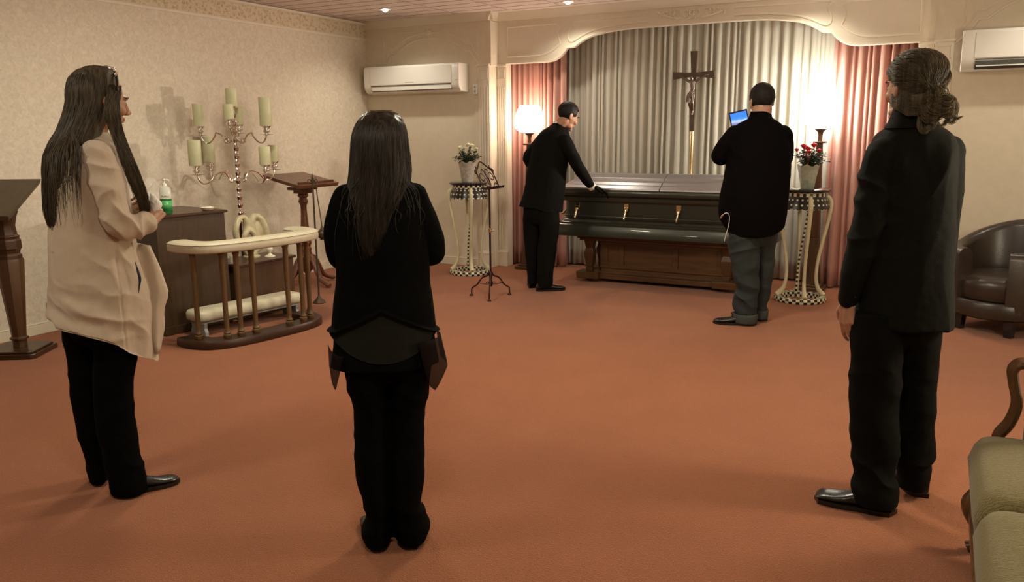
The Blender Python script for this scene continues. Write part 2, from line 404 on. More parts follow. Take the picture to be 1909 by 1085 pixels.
# joints of the ceiling tiles: narrow recess-coloured strips set into the tiles, with thinner plank grooves between
g = MB(); x = -4.755
xs = [x+.6*i for i in range(-3, 11)]
for x in xs:
    if XL < x < XR: g.box(x-.004, x+.004, YF, YB, CEIL-.003, CEIL+.002)
y = YB-.02; k = 0
while y > YF:
    w = .003 if k % 3 == 0 else .0012
    g.box(XL, XR, y-w, y+w, CEIL-.003, CEIL+.002); y -= .2; k += 1
struct('trim_1', g, M['grid'], smooth=False)
struct('wall_left', MB().box(XL-.1, XL, YF-.1, YA+.1, 0, CEIL), M['wallpaper'], smooth=False)
struct('wall_right', MB().box(XR, XR+.1, YF-.1, YA+.1, 0, CEIL), M['cream_wall'], smooth=False)
struct('wall_front', MB().box(XL, XR, YF-.1, YF, 0, CEIL), M['cream_wall'], smooth=False)
w = MB().box(XL, -4.398, YB, YA+.1, 0, CEIL).box(-.148, XR, YB, YA+.1, 0, CEIL).box(-4.398, -.148, YA, YA+.1, 0, CEIL)
struct('wall_back', w, M['cream_wall'], smooth=False)
# wallpaper border with its rails on the left wall
struct('trim_2', MB().box(XL, XL+.004, YF, YB, 2.575, 2.715), M['border'], smooth=False)
rail = lambda z0, z1, d: [(XL, z0), (XL+d*.6, z0), (XL+d, z0+(z1-z0)*.3), (XL+d, z0+(z1-z0)*.7), (XL+d*.5, z1), (XL, z1)]
tr = MB()
tr.prism([(p[0], p[1]) for p in rail(2.545, 2.575, .014)], YF, YB, 'y').prism([(p[0], p[1]) for p in rail(2.715, 2.75, .03)], YF, YB, 'y')
struct('trim_3', tr, M['cream'])
# baseboards
def bb(name, boxes, h=.09):
    m = MB()
    for (x0, x1, y0, y1) in boxes: m.box(x0, x1, y0, y1, 0, h-.012).box(x0, x1, y0, y1, h-.012, h)
    return struct(name, m, M['base'], bevel=.004, smooth=False)
bb('baseboard_left', [(XL, XL+.014, YF, YB)])
bb('baseboard_back', [(XL, -4.53, YB-.014, YB), (0, XR, YB-.014, YB)])
bb('baseboard_right', [(XR-.014, XR, YF, YB)])
bb('baseboard_front', [(XL, XR, YF, YF+.014)])

# pilasters beside the alcove and on the side panels
def pilaster(m, x0, x1, y, flut=4):
    d = .014
    m.box(x0, x1, y-d, y, .17, 2.02)                                 # shaft with raised flutes
    w = (x1-x0)/(flut*2+1)
    for i in range(flut): m.box(x0+w*(2*i+1), x0+w*(2*i+2), y-d-.007, y-d, .2, 1.98)
    m.box(x0-.004, x1+.004, y-.03, y, 0, .15); m.box(x0-.008, x1+.008, y-.036, y, .15, .17)   # plinth
    m.box(x0, x1, y-d, y, 2.02, 2.2)
    a = .018
    for (p, q, r, s) in ((x0+a, x1-a, 2.06, 2.068), (x0+a, x1-a, 2.158, 2.166), (x0+a, x0+a+.008, 2.06, 2.166), (x1-a-.008, x1-a, 2.06, 2.166)):
        m.box(p, q, y-d-.008, y-d, r, s)
    m.box(x0-.006, x1+.006, y-.028, y, 2.198, 2.218)
pl = MB()
pilaster(pl, -4.545, -4.402, YB)
pl.box(-4.398, -4.276, YP, YP+.10, 0, 2.22); pilaster(pl, -4.394, -4.28, YP)
pl.box(-.270, -.148, YP, YP+.10, 0, 2.22); pilaster(pl, -.266, -.152, YP)
pilaster(pl, -.144, -.001, YB)
struct('trim_4', pl, M['cream'], bevel=.002, smooth=False)

# scalloped valance
half = [(2.13, 2.22), (1.52, 2.218)]+crom([(1.52, 2.218), (1.44, 2.232), (1.36, 2.275), (1.29, 2.35)], 5)[1:]+crom([(1.215, 2.352), (1.12, 2.41), (.98, 2.458), (.72, 2.492), (.4, 2.50), (0, 2.50)], 6)
low = [(XC-d, z) for d, z in half]+[(XC+d, z) for d, z in half[::-1][1:]]
V = MB()
for i in range(len(low)-1):
    (xa, za), (xb, zb) = low[i], low[i+1]
    V.hexa([(xa, YP, za), (xb, YP, zb), (xb, YP+.05, zb), (xa, YP+.05, za)], [(xa, YP, CEIL), (xb, YP, CEIL), (xb, YP+.05, CEIL), (xa, YP+.05, CEIL)])
vo = struct('trim_5', V, M['cream'], smooth=False)
# mouldings on the valance: edge bead, panels, crown
m5 = MB()
bead = lambda pts, y, r=.006, **k: m5.tube([(p[0], y, p[1]) for p in pts], r*1.35, 8, **k)
bead([(a, b+.006) for a, b in low], YP-.001, .008)
for s in (-1, 1):
    f = lambda pts: [(XC+s*d, z) for d, z in pts]
    bead(f([(2.0, 2.60), (1.42, 2.60)]), YP); bead(f([(2.0, 2.60), (2.0, 2.295)]), YP)
    bead(f([(2.0, 2.295), (1.60, 2.293)]+crom([(1.60, 2.293), (1.52, 2.31), (1.44, 2.345), (1.37, 2.40)], 4)[1:]), YP, .008)
    bead(f(crom([(1.42, 2.60), (1.375, 2.56), (1.40, 2.50), (1.37, 2.40)], 5)), YP)
    bead(f(crom([(1.27, 2.60), (1.25, 2.55), (1.28, 2.48), (1.27, 2.425), (1.22, 2.415), (1.12, 2.465), (.98, 2.51), (.72, 2.545), (.42, 2.555)], 5)), YP, .008)
    bead(f([(1.27, 2.61), (.42, 2.62)]), YP, .005)
for (a, b, y) in ((XL, -4.398, YB), (-4.398, -.148, YP), (-.148, XR, YB)):
    c = [(y, 2.665), (y-.012, 2.668), (y-.016, 2.69), (y-.04, 2.72), (y-.05, 2.75), (y, 2.75)]
    m5.prism(c, a-(.0 if y == YB else 0), b+(.05 if b == -4.398 else 0), 'x')
m5.prism([(-4.398, 2.665), (-4.386, 2.668), (-4.382, 2.69), (-4.358, 2.72), (-4.348, 2.75), (-4.398, 2.75)], YB-.05, YP, 'y')
m5.box(-4.398, -4.384, YB-.0, YP, 2.2, 2.66)
# ogee arches on the two side panels
for xc in (-5.17, .68):
    arch = lambda o: [(xc+s_*d, z+o) for s_, d, z in
        [(-1, d, z) for d, z in A[::-1]]+[(1, d, z) for d, z in A[1:]]]
    A = crom([(0, 2.525), (.14, 2.52), (.28, 2.48), (.40, 2.41), (.455, 2.365)], 4)+crom([(.525, 2.36), (.57, 2.29), (.63, 2.22), (.70, 2.17)], 3)
    bead(arch(0), YB, .008)
    A = crom([(0, 2.585), (.14, 2.58), (.30, 2.545), (.43, 2.475), (.475, 2.435)], 4)+crom([(.545, 2.43), (.585, 2.35), (.635, 2.30)], 3)
    bead(arch(0), YB, .006)
    bead([(xc-.62, 2.30), (xc-.62, 2.61), (xc-.2, 2.61)], YB, .005); bead([(xc+.62, 2.30), (xc+.62, 2.61), (xc+.2, 2.61)], YB, .005)
    for a in range(7):
        t = -1.2+a*.4; m5.tube([(xc, YB, 2.56), (xc+.05*sin(t), YB-.01, 2.56+.05*cos(t)), (xc+.075*sin(t), YB, 2.56+.065*cos(t))], .009, 6, smooth=3)
struct('trim_6', m5, M['cream'])
# carved scrollwork at the middle of the valance
orn = MB()
def scroll(cx_, cz, r, a0, a1, s=1, rr=.007):
    P = []
    for i in range(15):
        t = i/14; a = a0+(a1-a0)*t; q = r*(1-.75*t); P.append((cx_+s*q*cos(a), YP-.004-.004*t, cz+q*sin(a), rr*(1-.5*t)))
    orn.tube(P, n=6)
OX, OZ = -2.255, 2.605
for s in (-1, 1):
    scroll(OX+s*.14, OZ, .055, -2.2, 4.5, s); scroll(OX+s*.20, OZ+.01, .035, 2, 8, s); scroll(OX+s*.29, OZ-.005, .03, -1, 4.6, s)
    scroll(OX+s*.05, OZ+.0, .04, -1.5, 3.4, s)
    orn.tube([(OX+s*.10, YP-.004, OZ-.045), (OX+s*.2, YP-.008, OZ-.03), (OX+s*.30, YP-.004, OZ+.0), (OX+s*.34, YP-.002, OZ+.03)], .008, 6, smooth=4)
    for k in range(4): orn.ball((OX+s*(.16+.045*k), YP-.004, OZ+.035-.008*k), (.014, .008, .009), 8, 6)
for a in range(9):
    t = a*2*PI/9; orn.ball((OX+.022*cos(t), YP-.005, OZ+.028*sin(t)), (.012, .01, .014), 8, 6)
for a in range(5): orn.tube([(OX, YP-.004, OZ-.02), (OX+.02*(a-2), YP-.012, OZ-.055)], .006, 5)
struct('trim_7', orn, M['cream'])

# ---------------------------------------------------------------- curtains
def curtain(name, x0, x1, z0, z1, y, folds, amp, m, label, cat='curtain', seed=1, group=None):
    rnd = random.Random(seed); mb = MB()
    nx = folds*10; nz = 14; ph = []
    a = 0; phs = [rnd.uniform(.45, 1.7) for _ in range(folds)]; tot = sum(phs); cum = 0; X = []
    for i in range(folds):
        for k in range(10): X.append((cum+phs[i]*k/10, i+k/10, phs[i]))
        cum += phs[i]
    X.append((cum, folds, 1)); am = [amp*rnd.uniform(.3, 1.15) for _ in range(folds+1)]
    vs = []; fs = []
    for j in range(nz+1):
        z = z0+(z1-z0)*j/nz; t = j/nz
        for (c, p, wdt) in X:
            i = int(min(p, folds-1)); A = am[i]*(1-.35*t**3)
            wob = .010*noise.noise(Vector((p*.9, z*1.3, seed)))*(1-t)
            xx = x0+(x1-x0)*c/tot+wob*1.5+.012*sin(2*PI*p*2)*(.4)
            yy = y-A*(sin(PI*(p % 1))**1.4)+.35*A*cos(2*PI*p)+wob
            vs.append((xx, yy, z+(.006*sin(p*3) if j == 0 else 0)))
    n = len(X)
    for j in range(nz):
        for i in range(n-1): fs.append((j*n+i, j*n+i+1, (j+1)*n+i+1, (j+1)*n+i))
    mb.add(vs, fs); o = mb.build(name, m, None, ang=180, fix=False, solid=.003)
    return tag(o, label, cat, group)
curtain('sheer_curtain', -3.72, -.95, .02, 2.60, 8.37, 36, .038, M['sheer'], 'cream pleated sheer drape hanging behind the coffin and crucifix', seed=3)
curtain('pink_curtain', -4.385, -3.66, .02, 2.60, 8.17, 11, .06, M['pink'], 'dusty pink pleated drape left of the alcove behind the bending man', seed=5, group='pink curtains')
curtain('pink_curtain', -.97, -.16, .02, 2.60, 8.17, 12, .06, M['pink'], 'dusty pink pleated drape at right of the alcove behind the lamp', seed=8, group='pink curtains')

# ---------------------------------------------------------------- ceiling lights
for i, (x, y) in enumerate(DOWN):
    lab = ['recessed ceiling downlight in front of the left air conditioner', 'recessed ceiling downlight over the left end of the valance', 'recessed ceiling downlight over the right end of the valance', 'recessed ceiling downlight in front of the right air conditioner'][i]
    t = thing('ceiling_downlight', lab, 'ceiling light', (x, y, CEIL), 0, 'recessed ceiling downlights')
    MB().lathe([(.035, -.002), (.055, -.008), (.06, -.004), (.06, .0), (.035, .0)], n=24).build('trim_ring', M['plastic'], t)
    MB().ball((0, 0, -.008), (.028, .028, .022), 14, 8).build('bulb', M['bulb'], t)
    
# ---------------------------------------------------------------- wall units
def air_conditioner(x0, x1, z0, z1, label, open_vent):
    w = x1-x0; h = z1-z0; t = thing('air_conditioner', label, 'air conditioner', ((x0+x1)/2, YB, z0), 0, 'wall air conditioners')
    D = .205
    prof = [(0, 0), (-.05, -.0), (-D+.045, .012), (-D+.012, .05), (-D, .09), (-D, h-.03), (-D+.02, h), (0, h)]
    b = MB(); n = len(prof)
    b.prism([(p[0], p[1]) for p in prof], -w/2, w/2, 'x'); b.build('housing', M['plastic'], t, bevel=.010, seg=3)
    f = MB(); f.box(-w/2+.09, w/2-.09, -D-.006, -D+.004, .095, h-.022); f.build('front_panel', M['plastic'], t, bevel=.004)
    g = MB(); g.box(-w/2+.10, w/2-.10, -D-.0025, -D+.004, .082, .090); g.build('panel_gap', M['plastic_dark'], t, smooth=False)
    v = MB()
    if open_vent:
        v.prism([(-D-.002, .045), (-D-.002, .074), (-D+.05, .074), (-D+.05, .02), (-D+.03, .010)], -w/2+.10, w/2-.03, 'x'); v.build('air_outlet', M['plastic_dark'], t, smooth=False)
        MB().hexa([(-w/2+.11, -D-.012, .030), (w/2-.04, -D-.012, .030), (w/2-.04, -D+.03, .046), (-w/2+.11, -D+.03, .046)], [(-w/2+.11, -D-.012, .035), (w/2-.04, -D-.012, .035), (w/2-.04, -D+.03, .051), (-w/2+.11, -D+.03, .051)]).build('louver', M['plastic'], t)
    else:
        v.box(-w/2+.11, w/2-.10, -D+.004, -D+.06, .026, .033)
        v.build('air_outlet', M['plastic_dark'], t, smooth=False)
        MB().box(-w/2+.11, w/2-.10, -D+.0, -D+.008, .034, .074).build('louver', M['plastic'], t, bevel=.002)
        l = MB()
        l.box(-.06, -.004, -D-.0075, -D-.0055, .115, .120).box(.0, .055, -D-.0075, -D-.0055, .115, .120); l.build('logo', M['plastic_grey'], t, smooth=False)
    MB().box(w/2-.045, w/2-.020, -D-.003, -D+.001, .12, .125).build('indicator', M['plastic_grey'], t, smooth=False)
air_conditioner(-5.94, -4.67, 1.93, 2.235, 'white wall air conditioner with closed vent on the left panel', False)
air_conditioner(.055, 1.33, 1.945, 2.262, 'white wall air conditioner with open dark vent behind the grey-haired man', True)
sw = thing('wall_switch', 'small white switch plate beside the left air conditioner', 'switch', (-4.575, YB-.014, 1.90))
MB().box(-.03, .03, -.010, 0, 0, .115).build('plate', M['plastic'], sw, bevel=.003)
for z_ in (.07, .025): MB().box(-.008, .008, -.016, -.008, z_, z_+.02).build('toggle', M['plastic_grey'], sw)

# ---------------------------------------------------------------- floor lamps
def floor_lamp(x, y, zs, zt, r, label, glass='lamp_glass'):
    t = thing('floor_lamp', label, 'lamp', (x, y, 0), 0, 'floor lamps in the alcove'); h = zt-zs
    b = MB().box(-.13, .13, -.13, .13, 0, .035).box(-.10, .10, -.10, .10, .035, .06); b.build('base', M['walnut'], t, bevel=.006)
    p = MB(); zc = zs-.13
    sq = lambda a, z: [(-a, -a, z), (a, -a, z), (a, a, z), (-a, a, z)]
    p.hexa(sq(.075, .06), sq(.05, .5)).hexa(sq(.05, .5), sq(.026, zc)); p.build('pole', M['walnut'], t, bevel=.006)
    MB().box(-.055, .055, -.055, .055, zc, zc+.018).build('collar', M['walnut'], t, bevel=.004)
    MB().lathe([(.022, zc+.018), (.020, zs-.06), (.026, zs-.03), (.05, zs-.008), (.075, zs), (.0, zs+.002)], n=20, cap=True).build('shade_holder', M['walnut'], t)
    pr = crom([(.055, 0), (.10, .008), (r*.93, .045), (r, .09), (r*.97, .15), (r*.84, .22), (r*.66, .27), (r*.62, .285)], 3)
    s = h/.285
    MB().lathe([(a, zs+.002+z*s) for a, z in pr]+[(r*.58, zs+h-.004), (r*.5, zs+h-.03)], n=32, cap=True).build('lamp_shade', M[glass], t, ang=70)
    return t
floor_lamp(-3.985, 7.93, 1.485, 1.775, .163, 'floor lamp with glowing tulip shade behind the bending man', 'lamp_glass_pink')
floor_lamp(-1.02, 7.98, 1.50, 1.885, .15, 'floor lamp with glowing tulip shade behind the red roses')

# ---------------------------------------------------------------- processional crucifix
cr = thing('crucifix', 'dark wooden crucifix on a gold pole behind the coffin', 'crucifix', (-2.245, 8.09, 0))
MB().lathe([(.15, 0), (.15, .012), (.10, .03), (.03, .05), (.018, .07), (.018, 1.5)], n=20).build('pole', M['gold'], cr)
def taper_bar(mb, pts, y0, y1): mb.prism(pts, y0, y1, 'y')
c = MB(); zc = 2.033
c.prism([(-.024, zc-.030), (-.030, zc-.30), (-.022, zc-.545), (.022, zc-.545), (.030, zc-.30), (.024, zc-.030)], -.035, -.005, 'y')
c.prism([(-.022, zc+.02), (-.036, zc+.225), (.036, zc+.225), (.022, zc+.02)], -.035, -.005, 'y')
c.prism([(-.024, zc-.02), (-.205, zc-.040), (-.205, zc+.034), (-.024, zc+.02)], -.033, -.007, 'y')
c.prism([(.024, zc-.02), (.205, zc-.040), (.205, zc+.034), (.024, zc+.02)], -.033, -.007, 'y')
c.box(-.026, .026, -.036, -.004, zc-.035, zc+.025)
cross = c.build('cross', M['darkwoodcross'], cr, bevel=.003)
q = MB()
arm = lambda s: [(s*.030, -.048, zc-.065), (s*.075, -.045, zc-.040), (s*.125, -.042, zc-.012), (s*.150, -.040, zc-.006)]
for s in (-1, 1): q.poly(arm(s), [.015, .012, .009, .007])
q.ball((-.006, -.062, zc-.035), (.019, .021, .025)); q.cap((0, -.052, zc-.055), (0, -.052, zc-.07), .012, .014)
q.poly([(0, -.052, zc-.08), (.003, -.054, zc-.13), (.0, -.052, zc-.17)], [.030, .026, .022])
q.poly([(0, -.052, zc-.17), (-.004, -.054, zc-.21)], [.030, .028])
q.poly([(-.014, -.055, zc-.19), (-.022, -.066, zc-.27), (-.006, -.05, zc-.345), (.0, -.048, zc-.375)], [.021, .017, .011, .009])
q.poly([(.012, -.055, zc-.19), (.010, -.068, zc-.27), (.010, -.05, zc-.345), (.006, -.052, zc-.385)], [.021, .017, .011, .009])
q.poly([(-.028, -.055, zc-.18), (-.045, -.058, zc-.22), (-.050, -.055, zc-.26)], [.016, .013, .006])
fused(q, 'corpus', M['pewter'], cr, vox=.0035, smooth=2)

# ---------------------------------------------------------------- coffin on its bier
bx0, bx1 = -3.20, -1.60; by0, by1 = 7.42, 7.93
bi = thing('bier', 'carved brown wooden bier standing under the coffin', 'bier', ((bx0+bx1)/2, (by0+by1)/2, 0)); L2 = (bx1-bx0)/2; D2 = (by1-by0)/2
MB().box(-L2+.02, L2-.02, -D2+.02, D2-.02, .42, .445).box(-L2, L2, -D2, D2, .445, .475).build('top', M['walnutX'], bi, bevel=.006)
p = MB(); p.box(-L2+.22, L2-.10, -D2+.10, D2-.10, .10, .42)
o = p.build('body_panel', M['walnutX'], bi, bevel=.004)
fr = MB(); y = -D2+.10
for (a, b, z0, z1) in ((-L2+.22, L2-.1, .38, .42), (-L2+.22, L2-.1, .145, .185), (-L2+.22, -L2+.30, .185, .38), (-.38, -.33, .185, .38), (.17, .22, .185, .38), (L2-.2, L2-.1, .185, .38)): fr.box(a, b, y-.014, y, z0, z1)
fr.build('panel_frame', M['walnutX'], bi, bevel=.003)
pb = MB().box(-L2+.13, L2-.10, -D2+.06, D2-.06, .035, .085).box(-L2+.15, L2-.12, -D2+.08, D2-.08, .085, .11); pb.build('plinth', M['walnutX'], bi, bevel=.005)
for sx in (-1, 1):
    for sy in (-1, 1):
        X_ = sx*(L2-.11); Y_ = sy*(D2-.09)
        f = MB().hexa([(X_-.115, Y_-.085, .035), (X_+.115, Y_-.085, .035), (X_+.115, Y_+.085, .035), (X_-.115, Y_+.085, .035)], [(X_-.12, Y_-.09, .105), (X_+.12, Y_-.09, .105), (X_+.12, Y_+.09, .105), (X_-.12, Y_+.09, .105)])
        ft = f.build('foot', M['walnutX'], bi, bevel=.006)
        lg = MB(); sq = lambda a, z: [(X_-a, Y_-a, z), (X_+a, Y_-a, z), (X_+a, Y_+a, z), (X_-a, Y_+a, z)]
        lg.hexa(sq(.032, .105), sq(.036, .15)).hexa(sq(.030, .15), sq(.052, .29)).hexa(sq(.052, .29), sq(.036, .345)).hexa(sq(.036, .345), sq(.05, .42))
        lg.build('leg', M['walnut'], bi, bevel=.005)
        MB().cap((X_-.012, Y_, .018), (X_+.012, Y_, .018), .018, .018).build('caster', M['plastic_dark'], ft)
cx0, cx1 = -3.40, -1.28; cy0, cy1 = 7.30, 7.98; cw = (cx1-cx0)/2; cd = (cy1-cy0)/2
ck = thing('coffin', 'dark metallic coffin with silver-grey lid resting on the wooden bier', 'coffin', ((cx0+cx1)/2, (cy0+cy1)/2, .475))
def band(m, rows, chamf=.05):
    """rows of (half length, half depth, z): stacked rounded-rectangular rings"""
    R = []
    for (a, b, z) in rows:
        ring = []
        cr_ = chamf
        for (qx, qy, a0) in ((1, 1, 0), (-1, 1, 90), (-1, -1, 180), (1, -1, 270)):
            for k in range(5):
                t = math.radians(a0+k*22.5); ring.append((qx*(a-cr_)+cr_*cos(t), qy*(b-cr_)+cr_*sin(t), z))
        R.append(ring)
    return m.rings(R)
body = MB()
band(body, [(cw-.02, cd-.02, 0), (cw, cd, .008), (cw, cd, .092), (cw-.010, cd-.010, .104), (cw-.010, cd-.010, .116), (cw-.03, cd-.03, .126), (cw-.03, cd-.03, .138), (cw-.05, cd-.045, .146), (cw-.055, cd-.05, .160), (cw-.082, cd-.072, .172), (cw-.085, cd-.074, .345)])
body.build('shell', M['casket'], ck, ang=50)
rim = MB(); band(rim, [(cw-.09, cd-.075, .345), (cw-.052, cd-.045, .350), (cw-.045, cd-.04, .362), (cw-.045, cd-.04, .385), (cw-.058, cd-.05, .392), (cw-.060, cd-.052, .398)]); rim.build('lower_rim', M['casket'], ck, ang=50)
rim = MB(); band(rim, [(cw-.06, cd-.052, .398), (cw-.04, cd-.034, .402), (cw-.035, cd-.03, .41), (cw-.035, cd-.03, .452), (cw-.045, cd-.038, .46)]); rim.build('lid_band', M['casket'], ck, ang=50)
def lid(x0, x1, name):
    m = MB(); prof = [(-cd+.045, .455), (-cd+.032, .462), (-cd+.036, .480), (-cd+.07, .505), (-cd+.10, .512), (-cd+.125, .535), (-cd+.17, .550), (-cd+.19, .575), (-cd+.25, .592), (-.06, .610), (0, .612)]
    full = prof+[(-a, b) for a, b in prof[::-1][1:]]
    # ends slope inwards with height
    R = []
    for xx, k in ((x0, 0), (x1, 1)):
        R.append([(xx+((.0 if abs(xx) < cw-.2 else -math.copysign(1, xx))*max(0, (b-.47))*1.3), a, b) for a, b in full])
    m.rings(R); return m.build(name, M['casket_top'], ck, ang=22, bevel=.004)
xs_ = -2.33-(cx0+cx1)/2
lid(-cw+.035, xs_-.003, 'head_lid'); lid(xs_+.003, cw-.035, 'foot_lid')
# handles: ears with arms and a bar
hx = [-3.17, -2.66, -2.145, -1.60]
for x in hx:
    xx = x-(cx0+cx1)/2; y = -cd+.066
    e = MB().box(xx-.024, xx+.024, y-.012, y+.004, .285, .335).box(xx-.02, xx+.02, y-.022, y-.008, .265, .30)
    e.poly([(xx, y-.020, .275), (xx-.003, y-.030, .24), (xx-.006, y-.042, .205)], [.012, .011, .011]); e.ball((xx-.008, y-.044, .192), (.012, .015, .018))
    e.build('handle_ear', M['brass'], ck, bevel=.002)
MB().tube([(hx[0]-.12-(cx0+cx1)/2, -cd+.026, .205), (hx[-1]+.15-(cx0+cx1)/2, -cd+.026, .205)], .008, 10).build('handle_bar', M['casket'], ck)
e = MB()
for s in (-.16, .12): e.poly([(-cw+.088, s, .29), (-cw+.05, s, .24), (-cw+.012, s, .205)], [.014, .012, .012])
e.tube([(-cw+.012, -.2, .205), (-cw+.012, .2, .205)], .010, 8); e.build('end_handle', M['brass'], ck)

# ---------------------------------------------------------------- plant stands
def plant_stand(x, y, H, label, rz=0):
    t = thing('plant_stand', label, 'plant stand', (x, y, 0), rz, 'plant stands')
    MB().lathe([(.0, H), (.19, H), (.202, H-.006), (.206, H-.016), (.198, H-.028), (.17, H-.032), (0, H-.032)], n=40, cap=False).build('top', M['black_gloss'], t)
    MB().lathe([(.17, H-.032), (.172, H-.034), (.172, H-.066), (.16, H-.068), (.0, H-.068)], n=40, cap=False).build('checked_band', M['check2'], t)
    a = MB(); R = []
    for k, (r, z) in enumerate([(.168, H-.066), (.178, H-.09), (.195, H-.13), (.204, H-.165)]):
        R.append([((r)*cos(2*PI*j/80), r*sin(2*PI*j/80), z-(.012*abs(sin(j*2*PI/80*8)) if k == 3 else 0)) for j in range(80)])
    for k, (r, z) in enumerate([(.196, H-.165), (.17, H-.1), (.15, H-.066)]):
        R.append([((r)*cos(2*PI*j/80), r*sin(2*PI*j/80), z-(.012*abs(sin(j*2*PI/80*8)) if k == 0 else 0)) for j in range(80)])
    a.rings(R, cap=False, closed=True); a.build('dotted_apron', M['dots'], t, ang=50)
    for k in range(4):
        an = k*PI/2+.35
        P = [(.175, H-.068, .017), (.205, H-.10, .019), (.212, H-.16, .020), (.195, H-.30, .017), (.165, H-.46, .015), (.135, H-.64, .014), (.128, .22, .015), (.145, .12, .018), (.185, .062, .024), (.198, .048, .026)]
        MB().tube([(r*cos(an), r*sin(an), z, q) for r, z, q in P], n=10, smooth=4).build('leg', M['ivory_leg'], t)
    MB().tube([(-.05, .10, .03), (-.04, .11, H*.35), (.0, .13, H*.7), (.02, .14, H-.07)], .009, 8, smooth=6).build('checked_rod', M['check3'], t)
    ri = MB(); R = []
    for (r, z) in [(.215, 0), (.222, .01), (.222, .034), (.212, .046), (.17, .046), (.165, .03), (.165, .0)]:
        R.append([(r*cos(2*PI*j/48), r*sin(2*PI*j/48), z) for j in range(48)])
    ri.rings(R, cap=False, closed=True); ri.build('checked_ring', M['check'], t, ang=50)
    return t
plant_stand(-4.435, 7.38, .985, 'black-topped stand with checked rim under the white roses', .3)
plant_stand(-1.035, 7.42, .995, 'black-topped stand with checked rim under the red roses', .0)

def potted_roses(x, y, z, s, petal, label, nfl, seed, wrap):
    rnd = random.Random(seed); t = thing('potted_roses', label, 'potted flowers', (x, y, z), 0, 'potted miniature roses')
    R = []
    for (r, h) in [(.052, 0), (.056, .01), (.068, .09), (.085, .175), (.092, .195)]:
        R.append([((r*(1+.05*sin(j*5/24*2*PI+h*30)))*s*cos(2*PI*j/24), (r*(1+.05*sin(j*5/24*2*PI+h*30)))*s*sin(2*PI*j/24), (h+(.012*sin(j*7/24*2*PI) if h > .19 else 0))*s) for j in range(24)])
    for (r, h) in [(.086, .18), (.06, .12)]: R.append([(r*s*cos(2*PI*j/24), r*s*sin(2*PI*j/24), h*s) for j in range(24)])
    MB().rings(R).build('wrapped_pot', wrap, t)
    lf = MB(); st = MB(); tips = []
    for i in range(40):
        a = rnd.uniform(0, 2*PI); r = rnd.uniform(.02, .165)*s; h = (rnd.uniform(.22, .34)-r*.15)*s
        P = [(.02*cos(a), .02*sin(a), .14*s), (r*.5*cos(a), r*.5*sin(a), .22*s), (r*cos(a), r*sin(a), h)]
        st.tube(P, .0022, 5, smooth=3); tips.append(P[-1])
        for k in range(11):
            tt = rnd.uniform(.35, 1.0); b = crom(P, 10)[int(tt*20)]
            aa = rnd.uniform(0, 2*PI); el = rnd.uniform(-.5, .8); L = rnd.uniform(.022, .038)*s
            d = Vector((cos(aa)*cos(el), sin(aa)*cos(el), sin(el))); n_ = d.cross(Vector((0, 0, 1))).normalized(); up = n_.cross(d)
            b = Vector(b)+d*.006; w = L*.36
            pts = [b, b+d*L*.4+n_*w+up*.002, b+d*L, b+d*L*.4-n_*w+up*.002, b+d*L*.45-up*.003]
            lf.add([tuple(p) for p in pts], [(0, 1, 4), (1, 2, 4), (2, 3, 4), (3, 0, 4)])
    st.build('stems', M['leaf'], t); o = lf.build('foliage', M['leaf'], t, smooth=False, fix=False, solid=.0012); o['kind'] = 'stuff'
    for i in range(nfl):
        a = i*2.4+seed; r = (.03+.10*((i*37) % 10)/10)*s; h = (.335+.04*((i*53) % 10)/10-r*.25)*s
        if petal is M['petal_r']: a = i*1.3+seed*.5
        f = MB(); c0 = Vector((r*cos(a), r*sin(a), h)); q = (.018 if i % 3 else .024)*s
        f.ball(c0, (q*.7, q*.7, q*.9), 10, 7)
        for ly, (nn, rr) in enumerate([(5, .55), (6, .85)]):
            for k in range(nn):
                b = k*2*PI/nn+ly*.5; Mx = Matrix.Rotation(b, 4, 'Z') @ Matrix.Translation((q*rr*.75, 0, -.1*q*ly)) @ Matrix.Rotation(.5+.35*ly, 4, 'Y')
                vs = MB().ball((0, 0, 0), (q*.18, q*.55, q*.75), 8, 6)
                f.add([tuple(c0+(Mx @ Vector(v))) for v in vs.v], vs.f)
        f.tube([tuple(c0-Vector((0, 0, q*.8))), (c0[0]*.6, c0[1]*.6, h-.09*s), (c0[0]*.3, c0[1]*.3, .15*s)], .002, 5)
        f.build('flower', petal, t, ang=60)
    return t
wrapL = mat('frosted_floral_wrap', (.30, .26, .22), .3, col2=(.52, .48, .42), vscale=30)
wrapR = mat('printed_floral_wrap', (.52, .50, .41), .3, col2=(.26, .33, .24), vscale=26)
potted_roses(-4.45, 7.38, .985, 1.06, M['petal_w'], 'white miniature roses in a wrapped pot on the left stand', 7, 11, wrapL)
potted_roses(-1.03, 7.42, .995, 1.02, M['petal_r'], 'red miniature roses in a wrapped pot on the right stand', 8, 4, wrapR)

